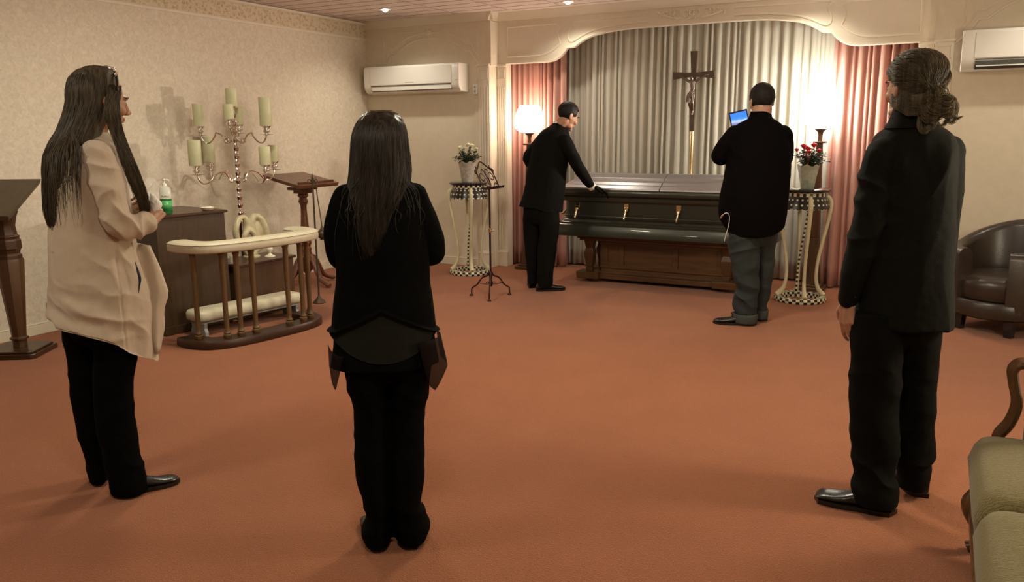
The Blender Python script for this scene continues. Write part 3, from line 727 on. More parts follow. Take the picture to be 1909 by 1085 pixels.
# ---------------------------------------------------------------- music stand
ms = thing('music_stand', 'dark wrought-iron music stand in front of the left plant stand', 'music stand', (-3.604, 6.36, 0))
MB().tube([(0, 0, .10), (0, 0, 1.02)], .0095, 10).build('pole', M['iron'], ms)
MB().lathe([(.012, .60), (.017, .605), (.017, .635), (.012, .64)], n=14).tube([(.012, 0, .618), (.035, 0, .618)], .005, 6).ball((.037, 0, .618), .008).build('adjusting_screw', M['brass'], ms)
F = [(-3.783+3.604, 6.338-6.36), (-3.513+3.604, 6.493-6.36), (-3.515+3.604, 6.17-6.36)]
for (fx, fy) in F:
    l = math.hypot(fx, fy); dx, dy = fx/l, fy/l; l = .195
    P = [(.010, .235), (.03, .20), (.07, .185), (.10, .16), (.135, .11), (.185, .075), (.193, .06), (.195, .0)]
    mleg = MB().tube([(dx*a, dy*a, b) for a, b in P], .007, 8, smooth=3)
    mleg.tube([(0, 0, .12), (dx*.06, dy*.06, .118), (dx*.118, dy*.118, .125)], .004, 6)
    mleg.tube([(dx*.012, dy*.012, .12), (dx*.03, dy*.03, .14), (dx*.045, dy*.045, .13)], .004, 6, smooth=3)
    mleg.lathe([(.018, 0), (.018, .006), (.008, .018)], c=(dx*l, dy*l, 0), n=12); mleg.build('leg', M['iron'], ms)
MB().lathe([(.013, .10), (.017, .11), (.017, .15), (.012, .16), (.017, .22), (.012, .24)], n=14).build('hub', M['iron'], ms)
# desk: leaning scrollwork back and a ledge, turned to the far side
dk = Matrix.Translation((0.0, 0, 1.01)) @ Matrix.Rotation(math.radians(92), 4, 'Z')
def dp(a, h): # a along the desk, h up the slope
    return tuple(dk @ Vector((a, -.02+.42*h, h*.84)))
d = MB(); tb = lambda pts, r=.0055, **k: d.tube([dp(*p) for p in pts], r, 6, **k)
tb([(-.15, 0), (-.15, .17), (-.12, .205), (-.13, .225)], smooth=3); tb([(.15, 0), (.15, .17), (.12, .205), (.13, .225)], smooth=3)
tb([(-.15, .0), (.15, .0)]); tb([(-.15, .16), (-.09, .21), (0, .27), (.09, .21), (.15, .16)], smooth=4)
for s in (-1, 1):
    tb([(0, .03), (s*.04, .12), (s*.09, .15), (s*.125, .11), (s*.09, .07), (s*.06, .09)], .0045, smooth=4)
    tb([(0, .0), (s*.02, .06), (0, .13), (s*.03, .19), (s*.06, .17)], .0045, smooth=4)
    tb([(s*.05, .0), (s*.11, .04), (s*.14, .02)], .0045, smooth=4)
    tb([(s*.15, .14), (s*.175, .165), (s*.16, .19), (s*.145, .175)], .0045, smooth=4)
d.build('scroll_desk', M['iron'], ms)
lg = MB(); a_, b_ = -.155, .155
lg.add([tuple(dk @ Vector(p)) for p in [(a_, -.07, -.012), (b_, -.07, -.012), (b_, -.01, -.012), (a_, -.01, -.012), (a_, -.07, -.004), (b_, -.07, -.004), (b_, -.01, -.004), (a_, -.01, -.004), (a_, -.076, .012), (b_, -.076, .012), (b_, -.07, .012), (a_, -.07, .012)]],
       [(0, 1, 2, 3), (4, 7, 6, 5), (0, 3, 7, 4), (1, 5, 6, 2), (2, 6, 7, 3), (4, 5, 10, 11), (0, 8, 9, 1), (8, 11, 10, 9), (0, 4, 11, 8), (1, 9, 10, 5)])
lg.build('ledge', M['iron'], ms)
# ---------------------------------------------------------------- left side furniture
def lectern_top(t, c, w, d, rot, z_low, z_high, m, thick=.035, ledge=True):
    """sloping reading board; low edge at local -y; returns nothing"""
    Mx = Matrix.Rotation(rot, 4, 'Z')
    b = [(-w/2, -d/2, z_low), (w/2, -d/2, z_low), (w/2, d/2, z_high), (-w/2, d/2, z_high)]
    f = MB(); P = lambda p: tuple(Vector(c)+(Mx @ Vector(p)))
    f.hexa([P(p) for p in [(x*.96, y*.96, z-thick) for x, y, z in b]], [P(p) for p in b]); f.build('reading_board', m, t, bevel=.006)
    s = (z_high-z_low)/d
    if not ledge: return
    g = MB(); y = -d/2+.035
    g.hexa([P(p) for p in [(-w/2+.04, y, z_low+.035*s), (w/2-.04, y, z_low+.035*s), (w/2-.04, y+.018, z_low+.05*s), (-w/2+.04, y+.018, z_low+.05*s)]],
           [P(p) for p in [(-w/2+.04, y, z_low+.035*s+.02), (w/2-.04, y, z_low+.035*s+.02), (w/2-.04, y+.018, z_low+.05*s+.02), (-w/2+.04, y+.018, z_low+.05*s+.02)]])
    g.build('book_ledge', m, t, bevel=.002)
# right lectern, standing by the left wall
t = thing('lectern', 'reddish wooden lectern on curved feet behind the communion rail', 'lectern', (-5.58, 6.10, 0), 0, 'wooden lecterns')
lectern_top(t, (.02, -.03, 0), .58, .46, PI/2, 1.02, 1.115, M['cherry'])
MB().box(-.09, .09, -.12, .12, .955, .985).box(-.06, .06, -.07, .07, .92, .955).build('top_block', M['cherry'], t, bevel=.005)
MB().lathe(crom([(.040, .92), (.052, .905), (.052, .89), (.036, .875), (.046, .85), (.046, .83), (.034, .81), (.030, .76), (.038, .62), (.052, .48), (.058, .42), (.044, .395), (.054, .375), (.054, .355), (.048, .34), (.06, .32), (.062, .17), (.045, .15), (.03, .12)], 2), n=20).build('column', M['cherry'], t)
for k in range(4):
    an = math.radians(-10+90*k); P = [(.04, .30, .03), (.10, .26, .034), (.15, .17, .034), (.20, .085, .030), (.27, .045, .026), (.32, .032, .03), (.34, .028, .022)]
    MB().tube([(r*cos(an), r*sin(an), z, q) for r, z, q in P], n=10, smooth=4, flat=.75).build('foot', M['cherry'], t)
# left lectern, cut by the frame
t = thing('lectern', 'dark wooden lectern on a tapering post at left edge of the photo', 'lectern', (-5.63, 3.216, 0), math.radians(121.5), 'wooden lecterns')
lectern_top(t, (.037, .057, 0), .40, .477, -PI/2, .985, 1.203, wood('olive_brown_board', (.045, .030, .012), (.075, .052, .022), .35, 0), ledge=False)
bd = MB(); bd.prism([(-.18, -.15), (-.15, -.18), (.15, -.18), (.18, -.15), (.18, .15), (.15, .18), (-.15, .18), (-.18, .15)], 0, .035).prism([(-.16, -.13), (-.13, -.16), (.13, -.16), (.16, -.13), (.16, .13), (.13, .16), (-.13, .16), (-.16, .13)], .035, .05)
bd.build('base', M['walnutY'], t, bevel=.006)
sq = lambda a, z, c=.3: [(a*cos(math.radians(22.5+45*i))*1.08, a*sin(math.radians(22.5+45*i))*1.08, z) for i in range(8)]
MB().rings([sq(.042, .05), sq(.042, .10), sq(.055, .105), sq(.055, .12), sq(.043, .125), sq(.084, .66), sq(.080, .675)]).build('tapered_post', M['walnut'], t, bevel=.002, ang=20)
MB().rings([sq(.076, .675), sq(.076, .70), sq(.066, .71), sq(.072, .735), sq(.080, .745), sq(.080, .80), sq(.072, .81), sq(.076, .83), sq(.064, .84), sq(.058, .90), sq(.07, .96), sq(.085, 1.0)]).build('capital', M['walnutY'], t, bevel=.002, ang=20)

# cabinets
def cabinet(name, label, near, far, depth, H, m, top_over=.02):
    """near and far: floor corners of the visible long face; depth goes towards the left wall"""
    n = Vector((*near, 0)); f = Vector((*far, 0)); d = (f-n); L = d.length; a = math.atan2(d.y, d.x)
    t = thing(name, label, 'cabinet', tuple((n+f)/2), a, 'plain brown cabinets')
    MB().box(-L/2, L/2, 0, depth, .07, H-.022).build('body', m, t, bevel=.003)
    MB().box(-L/2-.004, L/2+.004, -.004, depth, 0, .07).build('plinth', m, t, bevel=.003)
    MB().box(-L/2-top_over, L/2+top_over, -top_over, depth+.005, H-.022, H).build('top', M['walnutY'], t, bevel=.005)
    return t
brown = wood('dark_brown_veneer', (.040, .021, .009), (.062, .034, .014), .45, 2, 4)
cabinet('wooden_cabinet', 'tall plain brown cabinet behind the woman in beige, with hand gel on top', (-5.09, 3.99), (-5.01, 4.57), .62, .915, brown)
cabinet('low_cabinet', 'low brown cabinet behind the rail with a stone sculpture on top', (-4.96, 4.63), (-4.93, 5.22), .345, .468, wood('mid_brown_veneer', (.058, .028, .012), (.085, .042, .018), .4, 2, 4))

# small things on the tall cabinet
ct = .915
g = thing('sanitizer_bottle', 'clear pump bottle of green hand gel on the tall cabinet', 'bottle', (-5.13, 4.13, ct+.001), .3)
gel = mat('green_gel', (.03, .22, .06), .15, trans=.3, var=.1); clear = mat('clear_bottle_plastic', (.75, .78, .70), .12, alpha=.55)
MB().lathe([(.038, 0), (.042, .006), (.042, .115), (.0, .115)], n=24, cap=True).build('gel', gel, g)
MB().lathe([(.0425, .1155), (.0425, .175), (.034, .20), (.016, .208), (.016, .215)], n=24, cap=True).build('bottle_neck', clear, g)
MB().lathe([(.018, .208), (.018, .228), (.006, .23), (.006, .25), (.012, .252), (.012, .26), (.0, .262)], n=16).tube([(0, 0, .256), (.03, 0, .255), (.042, 0, .247)], .005, 6).build('pump', M['plastic'], g)
lb = MB(); R = []
for z in (.028, .10): R.append([(.0432*cos(math.radians(-100+10*k)), .0432*sin(math.radians(-100+10*k)), z) for k in range(14)])
lb.add([p for r in R for p in r], [(k, k+1, 15+k, 14+k) for k in range(13)]); lbo = lb.build('label', mat('green_label', (.06, .36, .10), .4), g, fix=False, solid=.0006)
tx = mat('black_print', (.01, .01, .015), .5); tw = mat('white_print', (.8, .85, .75), .5)
def wrap_text(txt, size, z, mt, nm, ang0):
    o = text_part(txt, nm, size, mt, lbo, Matrix.Identity(4), .0003)
    for v in o.data.vertices:
        a = math.radians(ang0)+v.co.x/.0438; r = .0436+v.co.z; y = v.co.y
        v.co = (r*cos(a), r*sin(a), z+y)
wrap_text('PURELL', .018, .133, tx, 'brand_text', -55); wrap_text('ALOE', .012, .075, tw, 'label_text', -55)
sd = thing('soap_dish', 'small cream shell dish on the tall cabinet', 'dish', (-5.09, 4.48, ct))
MB().lathe([(.0, 0), (.035, .0), (.05, .012), (.055, .022), (.05, .024), (.035, .012), (0, .010)], n=20, cap=False).build('bowl', M['ivory'], sd)
MB().ball((0, .0, .019), (.032, .02, .011)).ball((.015, .012, .022), (.018, .014, .009)).build('soap', M['ivory'], sd)
bg = thing('plastic_bag', 'crumpled clear plastic bag standing behind the hand gel', 'plastic bag', (-5.32, 4.16, ct))
pbm = MB().ball((0, 0, .135), (.055, .075, .135), 28, 20)
o = pbm.build('film', M['film'], bg, ang=25)
for v in o.data.vertices:
    n_ = noise.noise(v.co*14)*.022+noise.noise(v.co*38)*.008
    v.co += Vector((v.co.x, v.co.y, 0)).normalized()*n_ if v.co.z > .02 else Vector((0, 0, 0))
    v.co.z = max(v.co.z, .001)

# sculpture and vase on the low cabinet
lz = .468
def swirl():
    t = thing('stone_sculpture', 'swirling pale onyx sculpture on the low cabinet', 'sculpture', (-5.16, 4.97, lz), math.radians(78))
    m = MB()
    m.poly([tuple(p) for p in crom([(-.02, 0, .02), (-.06, 0, .09), (-.105, -.01, .17), (-.11, -.01, .26), (-.075, 0, .335), (-.035, 0, .34), (-.02, 0, .28), (-.03, .0, .21)], 4)], .022, 10)
    m.poly([tuple(p) for p in crom([(-.04, 0, .10), (-.055, -.02, .19), (-.02, -.02, .235), (.015, -.02, .20), (.03, -.02, .14), (.07, -.01, .11)], 4)], .020, 10)
    m.poly([tuple(p) for p in crom([(.0, .0, .03), (.07, .0, .08), (.12, .0, .15), (.12, .0, .23), (.085, .0, .32), (.04, .0, .345), (.015, .0, .30), (.02, .0, .22), (.05, 0, .16), (.09, 0, .13)], 4)], [.026]*37, 10)
    m.ball((.07, .0, .235), (.05, .008, .085), 14, 10); m.ball((0, 0, .03), (.05, .035, .03), 14, 8); m.ball((.135, 0, .15), (.02, .015, .03)); m.ball((-.12, 0, .15), (.018, .014, .028))
    m.v = [(v[0]*1.25, v[1]*1.2, v[2]) for v in m.v]
    fused(m, 'swirled_body', M['stone'], t, vox=.005, smooth=3)
    MB().lathe([(.0, 0), (.07, 0), (.072, .012), (.055, .02), (0, .022)], n=24, cap=False).build('base', M['stone'], t)
    return t
swirl()
vs = thing('small_vase', 'small ivory footed vase beside the stone sculpture', 'vase', (-5.04, 5.06, lz))
MB().lathe(crom([(.045, 0), (.043, .006), (.02, .018), (.011, .028), (.014, .04), (.026, .055), (.028, .075), (.018, .09), (.016, .10)], 3)+[(.012, .10), (.014, .08), (0, .06)], n=22).build('vase_body', M['ivory'], vs)
gv = thing('glass_votive', 'small clear glass votive at the left of the low cabinet top', 'candle holder', (-5.04, 4.66, lz))
MB().lathe([(.0, 0), (.03, 0), (.032, .005), (.034, .06), (.031, .06), (.029, .01), (.0, .008)], n=20, cap=False).build('glass', mat('clear_glass', (.85, .85, .8), .05, trans=.9), gv)

# ---------------------------------------------------------------- communion rail and kneeler
rb = thing('communion_rail', 'curved communion rail with cream padded top and turned spindles', 'rail', (-4.50, 4.37, 0), math.radians(80.5))
# local x runs along the rail, local -y is the side facing the room
def stadium(L, D, r, n=8, z=0, open_back=False):
    P = []
    for (cx_, cy_, a0) in ((L/2-r, D/2-r, 0), (-L/2+r, D/2-r, 90), (-L/2+r, -D/2+r, 180), (L/2-r, -D/2+r, 270)):
        for k in range(n+1):
            a = math.radians(a0+90*k/n); P.append((cx_+r*cos(a), cy_+r*sin(a)))
    return P
path = crom([(-.49, .20), (-.495, .06), (-.43, -.07), (-.25, -.125), (0, -.135), (.25, -.125), (.43, -.07), (.495, .06), (.49, .20)], 6)
def ribbon(w0, w1, z0, z1, rows=None):
    """solid strip following the path; rows: (width, z)"""
    m = MB(); R = []
    rows = rows or [(w0, z0), (w1, z1)]
    n = len(path)
    for i, (x, y) in enumerate(path):
        a = path[max(i-1, 0)]; b = path[min(i+1, n-1)]; d = Vector((b[0]-a[0], b[1]-a[1])).normalized(); nn = Vector((d.y, -d.x))
        ring = [(x+nn.x*w/2, y+nn.y*w/2, z) for w, z in rows]+[(x-nn.x*w/2, y-nn.y*w/2, z) for w, z in rows[::-1]]
        R.append(ring)
    return m.rings(R)
ribbon(0, 0, 0, 0, [(.15, 0), (.155, .01), (.155, .045), (.14, .06)]).build('base', wood('dark_base_wood', (.030, .012, .006), (.05, .02, .009), .35, 0), rb, ang=50)
ribbon(0, 0, 0, 0, [(.08, .68), (.10, .684), (.10, .692)]).build('rail_board', M['walnutX'], rb, ang=50)
ribbon(0, 0, 0, 0, [(.12, .686), (.160, .690), (.170, .702), (.174, .725), (.167, .748), (.13, .760), (.06, .764)]).build('padded_top', M['vinyl'], rb, ang=70)
ribbon(0, 0, 0, 0, [(.172, .744), (.176, .747), (.172, .751)]).build('piping', M['vinyl'], rb, ang=70)
pr = [(.026, .06), (.03, .07), (.03, .085), (.022, .09), (.026, .10), (.018, .115), (.0175, .14), (.019, .3), (.0215, .58), (.020, .655), (.026, .665), (.024, .672), (.032, .686)]
sp = [(-4.619, 3.915), (-4.45, 3.99), (-4.41, 4.11), (-4.39, 4.213), (-4.345, 4.511), (-4.352, 4.652), (-4.36, 4.755), (-4.44, 4.86)]
Mi = Matrix.Rotation(-math.radians(80.5), 3, 'Z')
for (x, y) in sp:
    v = Mi @ Vector((x+4.50, y-4.37, 0))
    # snap to the rail path
    q = min(path, key=lambda p: (p[0]-v.x)**2+(p[1]-v.y)**2)
    MB().lathe(pr, c=(q[0], q[1], 0), n=16).build('spindle', M['spindle'], rb)
kn = thing('kneeler', 'grey painted kneeling bench with cream padding inside the rail', 'kneeler', (-4.835, 4.566, 0), math.radians(79.8))
def cushion(L, D, H, z, r=.04, nx=10):
    m = MB(); R = []
    for (k, zz) in [(.0, 0), (.012, .004), (.018, .02), (.018, H-.03), (.006, H-.010), (-.03, H-.001), (-.06, H)]:
        R.append([(x, y, z+zz) for x, y in stadium(L+2*k, D+2*k, r+max(k, -.02))])
    return m.rings(R)
cushion(.93, .19, .085, .115).build('pad', M['vinyl'], kn, ang=60)
MB().prism(stadium(.90, .17, .02), .095, .116).build('board', M['greywood'], kn)
for s in (-1, 1):
    q = MB()
    prof = [(-.10, 0), (-.10, .03), (-.085, .06), (-.09, .096), (.09, .096), (.085, .06), (.10, .03), (.10, 0), (.035, 0), (.03, .03), (0, .045), (-.03, .03), (-.035, 0)]
    q.prism([(p[0], p[1]) for p in prof], s*.42-.014, s*.42+.014, 'x'); q.build('leg', M['greywood'], kn, bevel=.003, smooth=False)
MB().box(-.41, .41, -.012, .012, .06, .095).build('stretcher', M['walnutX'], kn)

# incense snuffer stand
sn = thing('incense_stand', 'tall thin iron stand with fleur-de-lis top and bronze ball', 'incense stand', (-4.875, 5.46, 0))
MB().lathe([(.0, 0), (.055, 0), (.058, .006), (.045, .022), (.022, .045), (.014, .06), (0, .07)], n=20, cap=False).build('base', M['bronze'], sn)
MB().tube([(0, 0, .05), (0, 0, 1.09)], .008, 8).build('rod', M['bronze'], sn)
fl = MB().tube([(0, 0, 1.06, .006), (0, 0, 1.11, .012), (0, 0, 1.16, .002)], n=8)
for s in (-1, 1): fl.tube([(0, 0, 1.07), (s*.012, s*.014, 1.10), (s*.026, s*.03, 1.10), (s*.024, s*.026, 1.08)], .005, 6, smooth=3)
fl.tube([(-.02, -.02, 1.075), (.02, .02, 1.075)], .005, 6); fl.build('finial', M['bronze'], sn)
cz = thing('incense_censer', 'bronze ball censer hanging on the thin iron stand', 'censer', (-4.835, 5.505, .60))
MB().lathe(crom([(.004, .10), (.015, .075), (.02, .06), (.036, .05), (.046, .025), (.036, -.008), (.02, -.02), (.024, -.03), (0, -.03)], 3), n=20, cap=False).build('ball', M['bronze'], cz)
ch = MB()
for i in range(30): ch.ball((.0-(i/30)*.026, 0-(i/30)*.030, .095+i*.0135), (.0055, .0055, .0085), 6, 5)
ch.build('chain', M['bronze'], cz); 
R = MB(); P = [(-.026+.012*cos(a*PI/6), -.030+.012*sin(a*PI/6), .508+.012*sin(a*PI/6)) for a in range(12)]
R.tube(P, .0025, 6, closed=True).build('ring', M['bronze'], cz)

# ---------------------------------------------------------------- candelabra with its candles
CX, CY = -5.57, 5.265
cd_ = thing('candelabra', 'tall polished silver candelabra with two tiers of curved arms', 'candelabra', (CX, CY, 0), 0)
st = [(.0, 0), (.15, 0), (.155, .012), (.14, .03), (.09, .05), (.05, .09), (.034, .13), (.034, .16), (.045, .18), (.034, .2), (.034, .71), (.04, .72), (.04, .745), (.028, .76), (.014, .775)]
z = .775
for k in range(12):
    st += [(.018, z), (.029, z+.020), (.032, z+.030), (.025, z+.045), (.018, z+.055), (.022, z+.06)]; z += .072
st += [(.016, z), (.030, z+.012), (.034, z+.03), (.016, z+.05), (.015, z+.075), (.034, z+.10)]
MB().lathe(st, n=24, cap=False).build('stem', M['chrome'], cd_)
print('stem top', z+.1)
FWD = Vector((-.726, .687, 0)).normalized(); SIDE = Vector((.687, .726, 0)).normalized()    # depth and sideways as seen from the room
def arm(u, v, zarm, zpan, tag_=None):
    r = math.hypot(u, v); d = SIDE*(u/r)+FWD*(v/r)
    Z = zarm
    P = [(.02, Z-.01), (.05, Z-.045), (.085, Z-.035), (.075, Z-.01), (.055, Z-.02), (.07, Z-.045), (.105, Z+.02), (.15, Z+.045), (r*.56, Z+.02), (r*.7, Z-.035), (r*.86, Z-.045), (r*.97, Z+.0), (r, Z+.05), (r, zpan)]
    if r < .2: P = [(.015, Z-.02), (r*.6, Z+.0), (r, Z+.06), (r, zpan)]
    m = MB().tube([(d.x*a, d.y*a, b) for a, b in P], .0075, 8, smooth=3)
    c = (d.x*r, d.y*r, 0)
    m.lathe([(.0, zpan), (.055, zpan+.006), (.06, zpan+.010), (.055, zpan+.012), (.018, zpan+.012), (.014, zpan+.018), (.030, zpan+.034), (.034, zpan+.042), (.022, zpan+.052), (.020, zpan+.06), (.030, zpan+.066), (.038, zpan+.078), (.046, zpan+.084), (0, zpan+.084)], c=c, n=20, cap=False)
    m.build('arm', M['chrome'], cd_); return (CX+c[0], CY+c[1], zpan+.084)
def candle(p, r, h, label):
    t = thing('pillar_candle', label, 'candle', p, 0, 'pale candles on the candelabra')
    MB().lathe([(0, .0), (r*.97, .0), (r, .003), (r, h-.004), (r*.985, h), (r*.90, h), (r*.87, h-.018), (0, h-.022)], n=26, cap=False).build('wax', M['candle'], t)
    MB().tube([(0, 0, h-.022), (0, .002, h-.006)], .0018, 6).build('wick', M['plastic_dark'], t)
tops = []
candle((CX, CY, z+.10), .052, .155, 'topmost pale candle on the centre of the candelabra')
A1 = [(-.285, .0, 1.47, 1.485, .048, .195, 'pale candle on the far left upper arm of the candelabra'),
      (.275, .0, 1.47, 1.485, .055, .25, 'tallest pale candle, on the right upper arm of the candelabra'),
      (-.035, -.13, 1.50, 1.545, .045, .125, 'short pale candle on the front upper arm, below the topmost one'),
      (.045, .14, 1.47, 1.50, .045, .15, 'pale candle on the rear upper arm, half hidden by the stem')]
A2 = [(-.33, -.235, 1.13, 1.155, .055, .215, 'wide pale candle on the front left lower arm of the candelabra'),
      (-.235, .33, 1.13, 1.165, .055, .235, 'pale candle on the rear left lower arm of the candelabra'),
      (.235, -.33, 1.13, 1.155, .049, .155, 'pale candle on the front right lower arm of the candelabra'),
      (.33, .235, 1.13, 1.165, .046, .15, 'narrow pale candle on the rear right lower arm of the candelabra')]
for (u, v, za, zp, r, h, lab) in A1+A2:
    candle(arm(u, v, za, zp), r, h, lab)

# ---------------------------------------------------------------- leather tub chair
tc = thing('tub_chair', 'brown leather tub armchair against the back wall at right', 'armchair', (.49, 6.98, 0), math.atan2(-.85, -.53)+PI/2)
# local -y is the front
def arc(r0, r1, a0, a1, z0, zf, n=28, lean=0):
    R = []
    for i in range(n+1):
        a = math.radians(a0+(a1-a0)*i/n); zt = zf((a0+(a1-a0)*i/n)); k = 1
        def pt(r, z):
            L = lean*max(0, (z-z0)); return ((r+L)*cos(a), (r+L)*sin(a)*.95, z)
        mid = (r0+r1)/2; w = (r1-r0)/2
        R.append([pt(r0, z0), pt(r1, z0), pt(r1, zt-.05), pt(r1-.012, zt-.018), pt(mid+w*.3, zt), pt(mid-w*.3, zt), pt(r0+.012, zt-.018), pt(r0, zt-.05)])
    return MB().rings(R)
zf = lambda d: .62+.19*(.5-.5*cos(math.radians(max(0, min(180, (d+40)/260*180)*1) * 2 if True else 0)))
arc(.265, .375, -62, 242, .17, zf, lean=.04).build('backrest', M['leather'], tc, ang=60)
MB().lathe([(.0, .12), (.335, .12), (.36, .135), (.365, .16), (.365, .235), (.352, .25), (0, .25)], n=48, cap=False).build('seat_base', M['leather'], tc, ang=45)
MB().lathe(crom([(.0, .25), (.29, .25), (.325, .27), (.335, .31), (.335, .36), (.315, .40), (.26, .425), (.12, .437), (0, .437)], 3), n=48, cap=False).build('seat_cushion', M['leather'], tc, ang=60)
for a in (-128, -52, 52, 128):
    x, y = .30*cos(math.radians(a)), .30*sin(math.radians(a))
    sq2 = lambda s, z: [(x-s, y-s, z), (x+s, y-s, z), (x+s, y+s, z), (x-s, y+s, z)]
    MB().hexa(sq2(.026, 0), sq2(.036, .125)).build('leg', M['black_gloss'], tc, bevel=.004)

# ---------------------------------------------------------------- olive sofa
def fabric():
    m = bpy.data.materials.new('olive_herringbone_fabric'); m.use_nodes = True; nt = m.node_tree; N = nt.nodes; L = nt.links; b = N['Principled BSDF']
    b.inputs['Roughness'].default_value = .85; b.inputs['Sheen Weight'].default_value = .2; b.inputs['Specular IOR Level'].default_value = .2
    tc_ = N.new('ShaderNodeTexCoord'); w = N.new('ShaderNodeTexWave'); w.inputs['Scale'].default_value = 42; w.inputs['Distortion'].default_value = 6; w.inputs['Detail'].default_value = 2; w.inputs['Detail Scale'].default_value = 3; w.bands_direction = 'Y'
    n = N.new('ShaderNodeTexNoise'); n.inputs['Scale'].default_value = 160
    L.new(tc_.outputs['Object'], w.inputs['Vector']); L.new(tc_.outputs['Object'], n.inputs['Vector'])
    mu = N.new('ShaderNodeMath'); mu.operation = 'MULTIPLY_ADD'; L.new(n.outputs[0], mu.inputs[0]); mu.inputs[1].default_value = .6; L.new(w.outputs[0], mu.inputs[2])
    r = N.new('ShaderNodeValToRGB'); r.color_ramp.elements[0].color = (.092, .072, .024, 1); r.color_ramp.elements[1].color = (.185, .15, .06, 1); r.color_ramp.elements[1].position = 1
    L.new(mu.outputs[0], r.inputs[0]); L.new(r.outputs[0], b.inputs['Base Color'])
    bp = N.new('ShaderNodeBump'); bp.inputs['Strength'].default_value = .3; bp.inputs['Distance'].default_value = .003; L.new(w.outputs[0], bp.inputs['Height']); L.new(bp.outputs[0], b.inputs['Normal']); return m
M['fabric'] = fabric()
carved = wood('carved_sofa_wood', (.07, .032, .012), (.14, .07, .03), .25, 2)
so = thing('sofa', 'olive herringbone sofa with carved wooden arms at lower right', 'sofa', (.72, 2.30, 0), 0)
# local x: depth (front at -x), local y: length
def pad(x0, x1, y0, y1, z0, z1, r=.07, puff=.02):
    m = MB(); cx_, cy_ = (x0+x1)/2, (y0+y1)/2; Lx, Ly = x1-x0, y1-y0; R = []; H = z1-z0
    for (k, zz) in [(-.05, 0), (-.015, .012), (0, .04), (puff*.6, H*.5), (0, H-.04), (-.015, H-.012), (-.05, H+.002), (-.12, H+puff*.8), (-.2, H+puff)]:
        R.append([(cx_+x, cy_+y, z0+zz) for x, y in stadium(max(Lx+2*k, .05), max(Ly+2*k, .05), min(r, max(Lx+2*k, .05)/2-.001), 5)])
    return m.rings(R)
for (a, b) in ((.18, .80), (-.44, .18), (-1.06, -.44)):
    pad(-.55, .18, a+.006, b-.006, .30, .472).build('seat_cushion', M['fabric'], so, ang=60)
    q = pad(-.0, .56, a+.02, b-.02, 0, .14, puff=.015)
    mt = Matrix.Translation((.40, 0, .42)) @ Matrix.Rotation(math.radians(-98), 4, 'Y') @ Matrix.Translation((0, 0, -.14))
    q.v = [tuple(mt @ Vector(v)) for v in q.v]; q.build('back_cushion', M['fabric'], so, ang=60)
MB().box(-.53, .42, -1.08, .82, .17, .305).build('seat_frame', M['fabric'], so, bevel=.02, seg=3)
MB().tube([(-.52, -1.08, .165), (-.52, -.13, .15), (-.52, .82, .165)], .02, 10, smooth=8).build('front_rail', carved, so)
MB().tube([(.40, -1.10, .95), (.42, -.6, 1.02), (.42, -.13, 1.06), (.42, .34, 1.02), (.40, .84, .95)], .030, 10, smooth=8).build('crest_rail', carved, so)
MB().box(.34, .40, -1.06, .80, .3, .97).build('back_frame', M['fabric'], so, bevel=.015)
for s in (-1, 1):
    y = -.13+s*.955
    a = MB()
    for k in range(3):
        o_ = (k-1)*.020
        a.tube([(.40, y+o_, .60), (.10, y+o_, .64), (-.22, y+o_, .685), (-.36, y+o_, .70), (-.425, y+o_, .715), (-.452, y+o_, .69), (-.445, y+o_, .64), (-.43, y+o_, .57), (-.445, y+o_, .50), (-.475, y+o_, .44), (-.47, y+o_, .34), (-.47, y+o_, .24)], .0165, 8, smooth=4)
    a.build('arm', carved, so)
    MB().box(-.40, .36, y-.03, y+.03, .28, .60).build('arm_panel', M['fabric'], so, bevel=.02, seg=3)
    for xx in (-.49, .36):
        l = MB().tube([(xx, y, .24, .035), (xx-.03, y, .19, .042), (xx-.035, y, .15, .032), (xx-.01, y, .08, .020), (xx-.02, y, .03, .018), (xx-.04, y, .015, .022)], n=12, smooth=4); l.build('leg', carved, so)
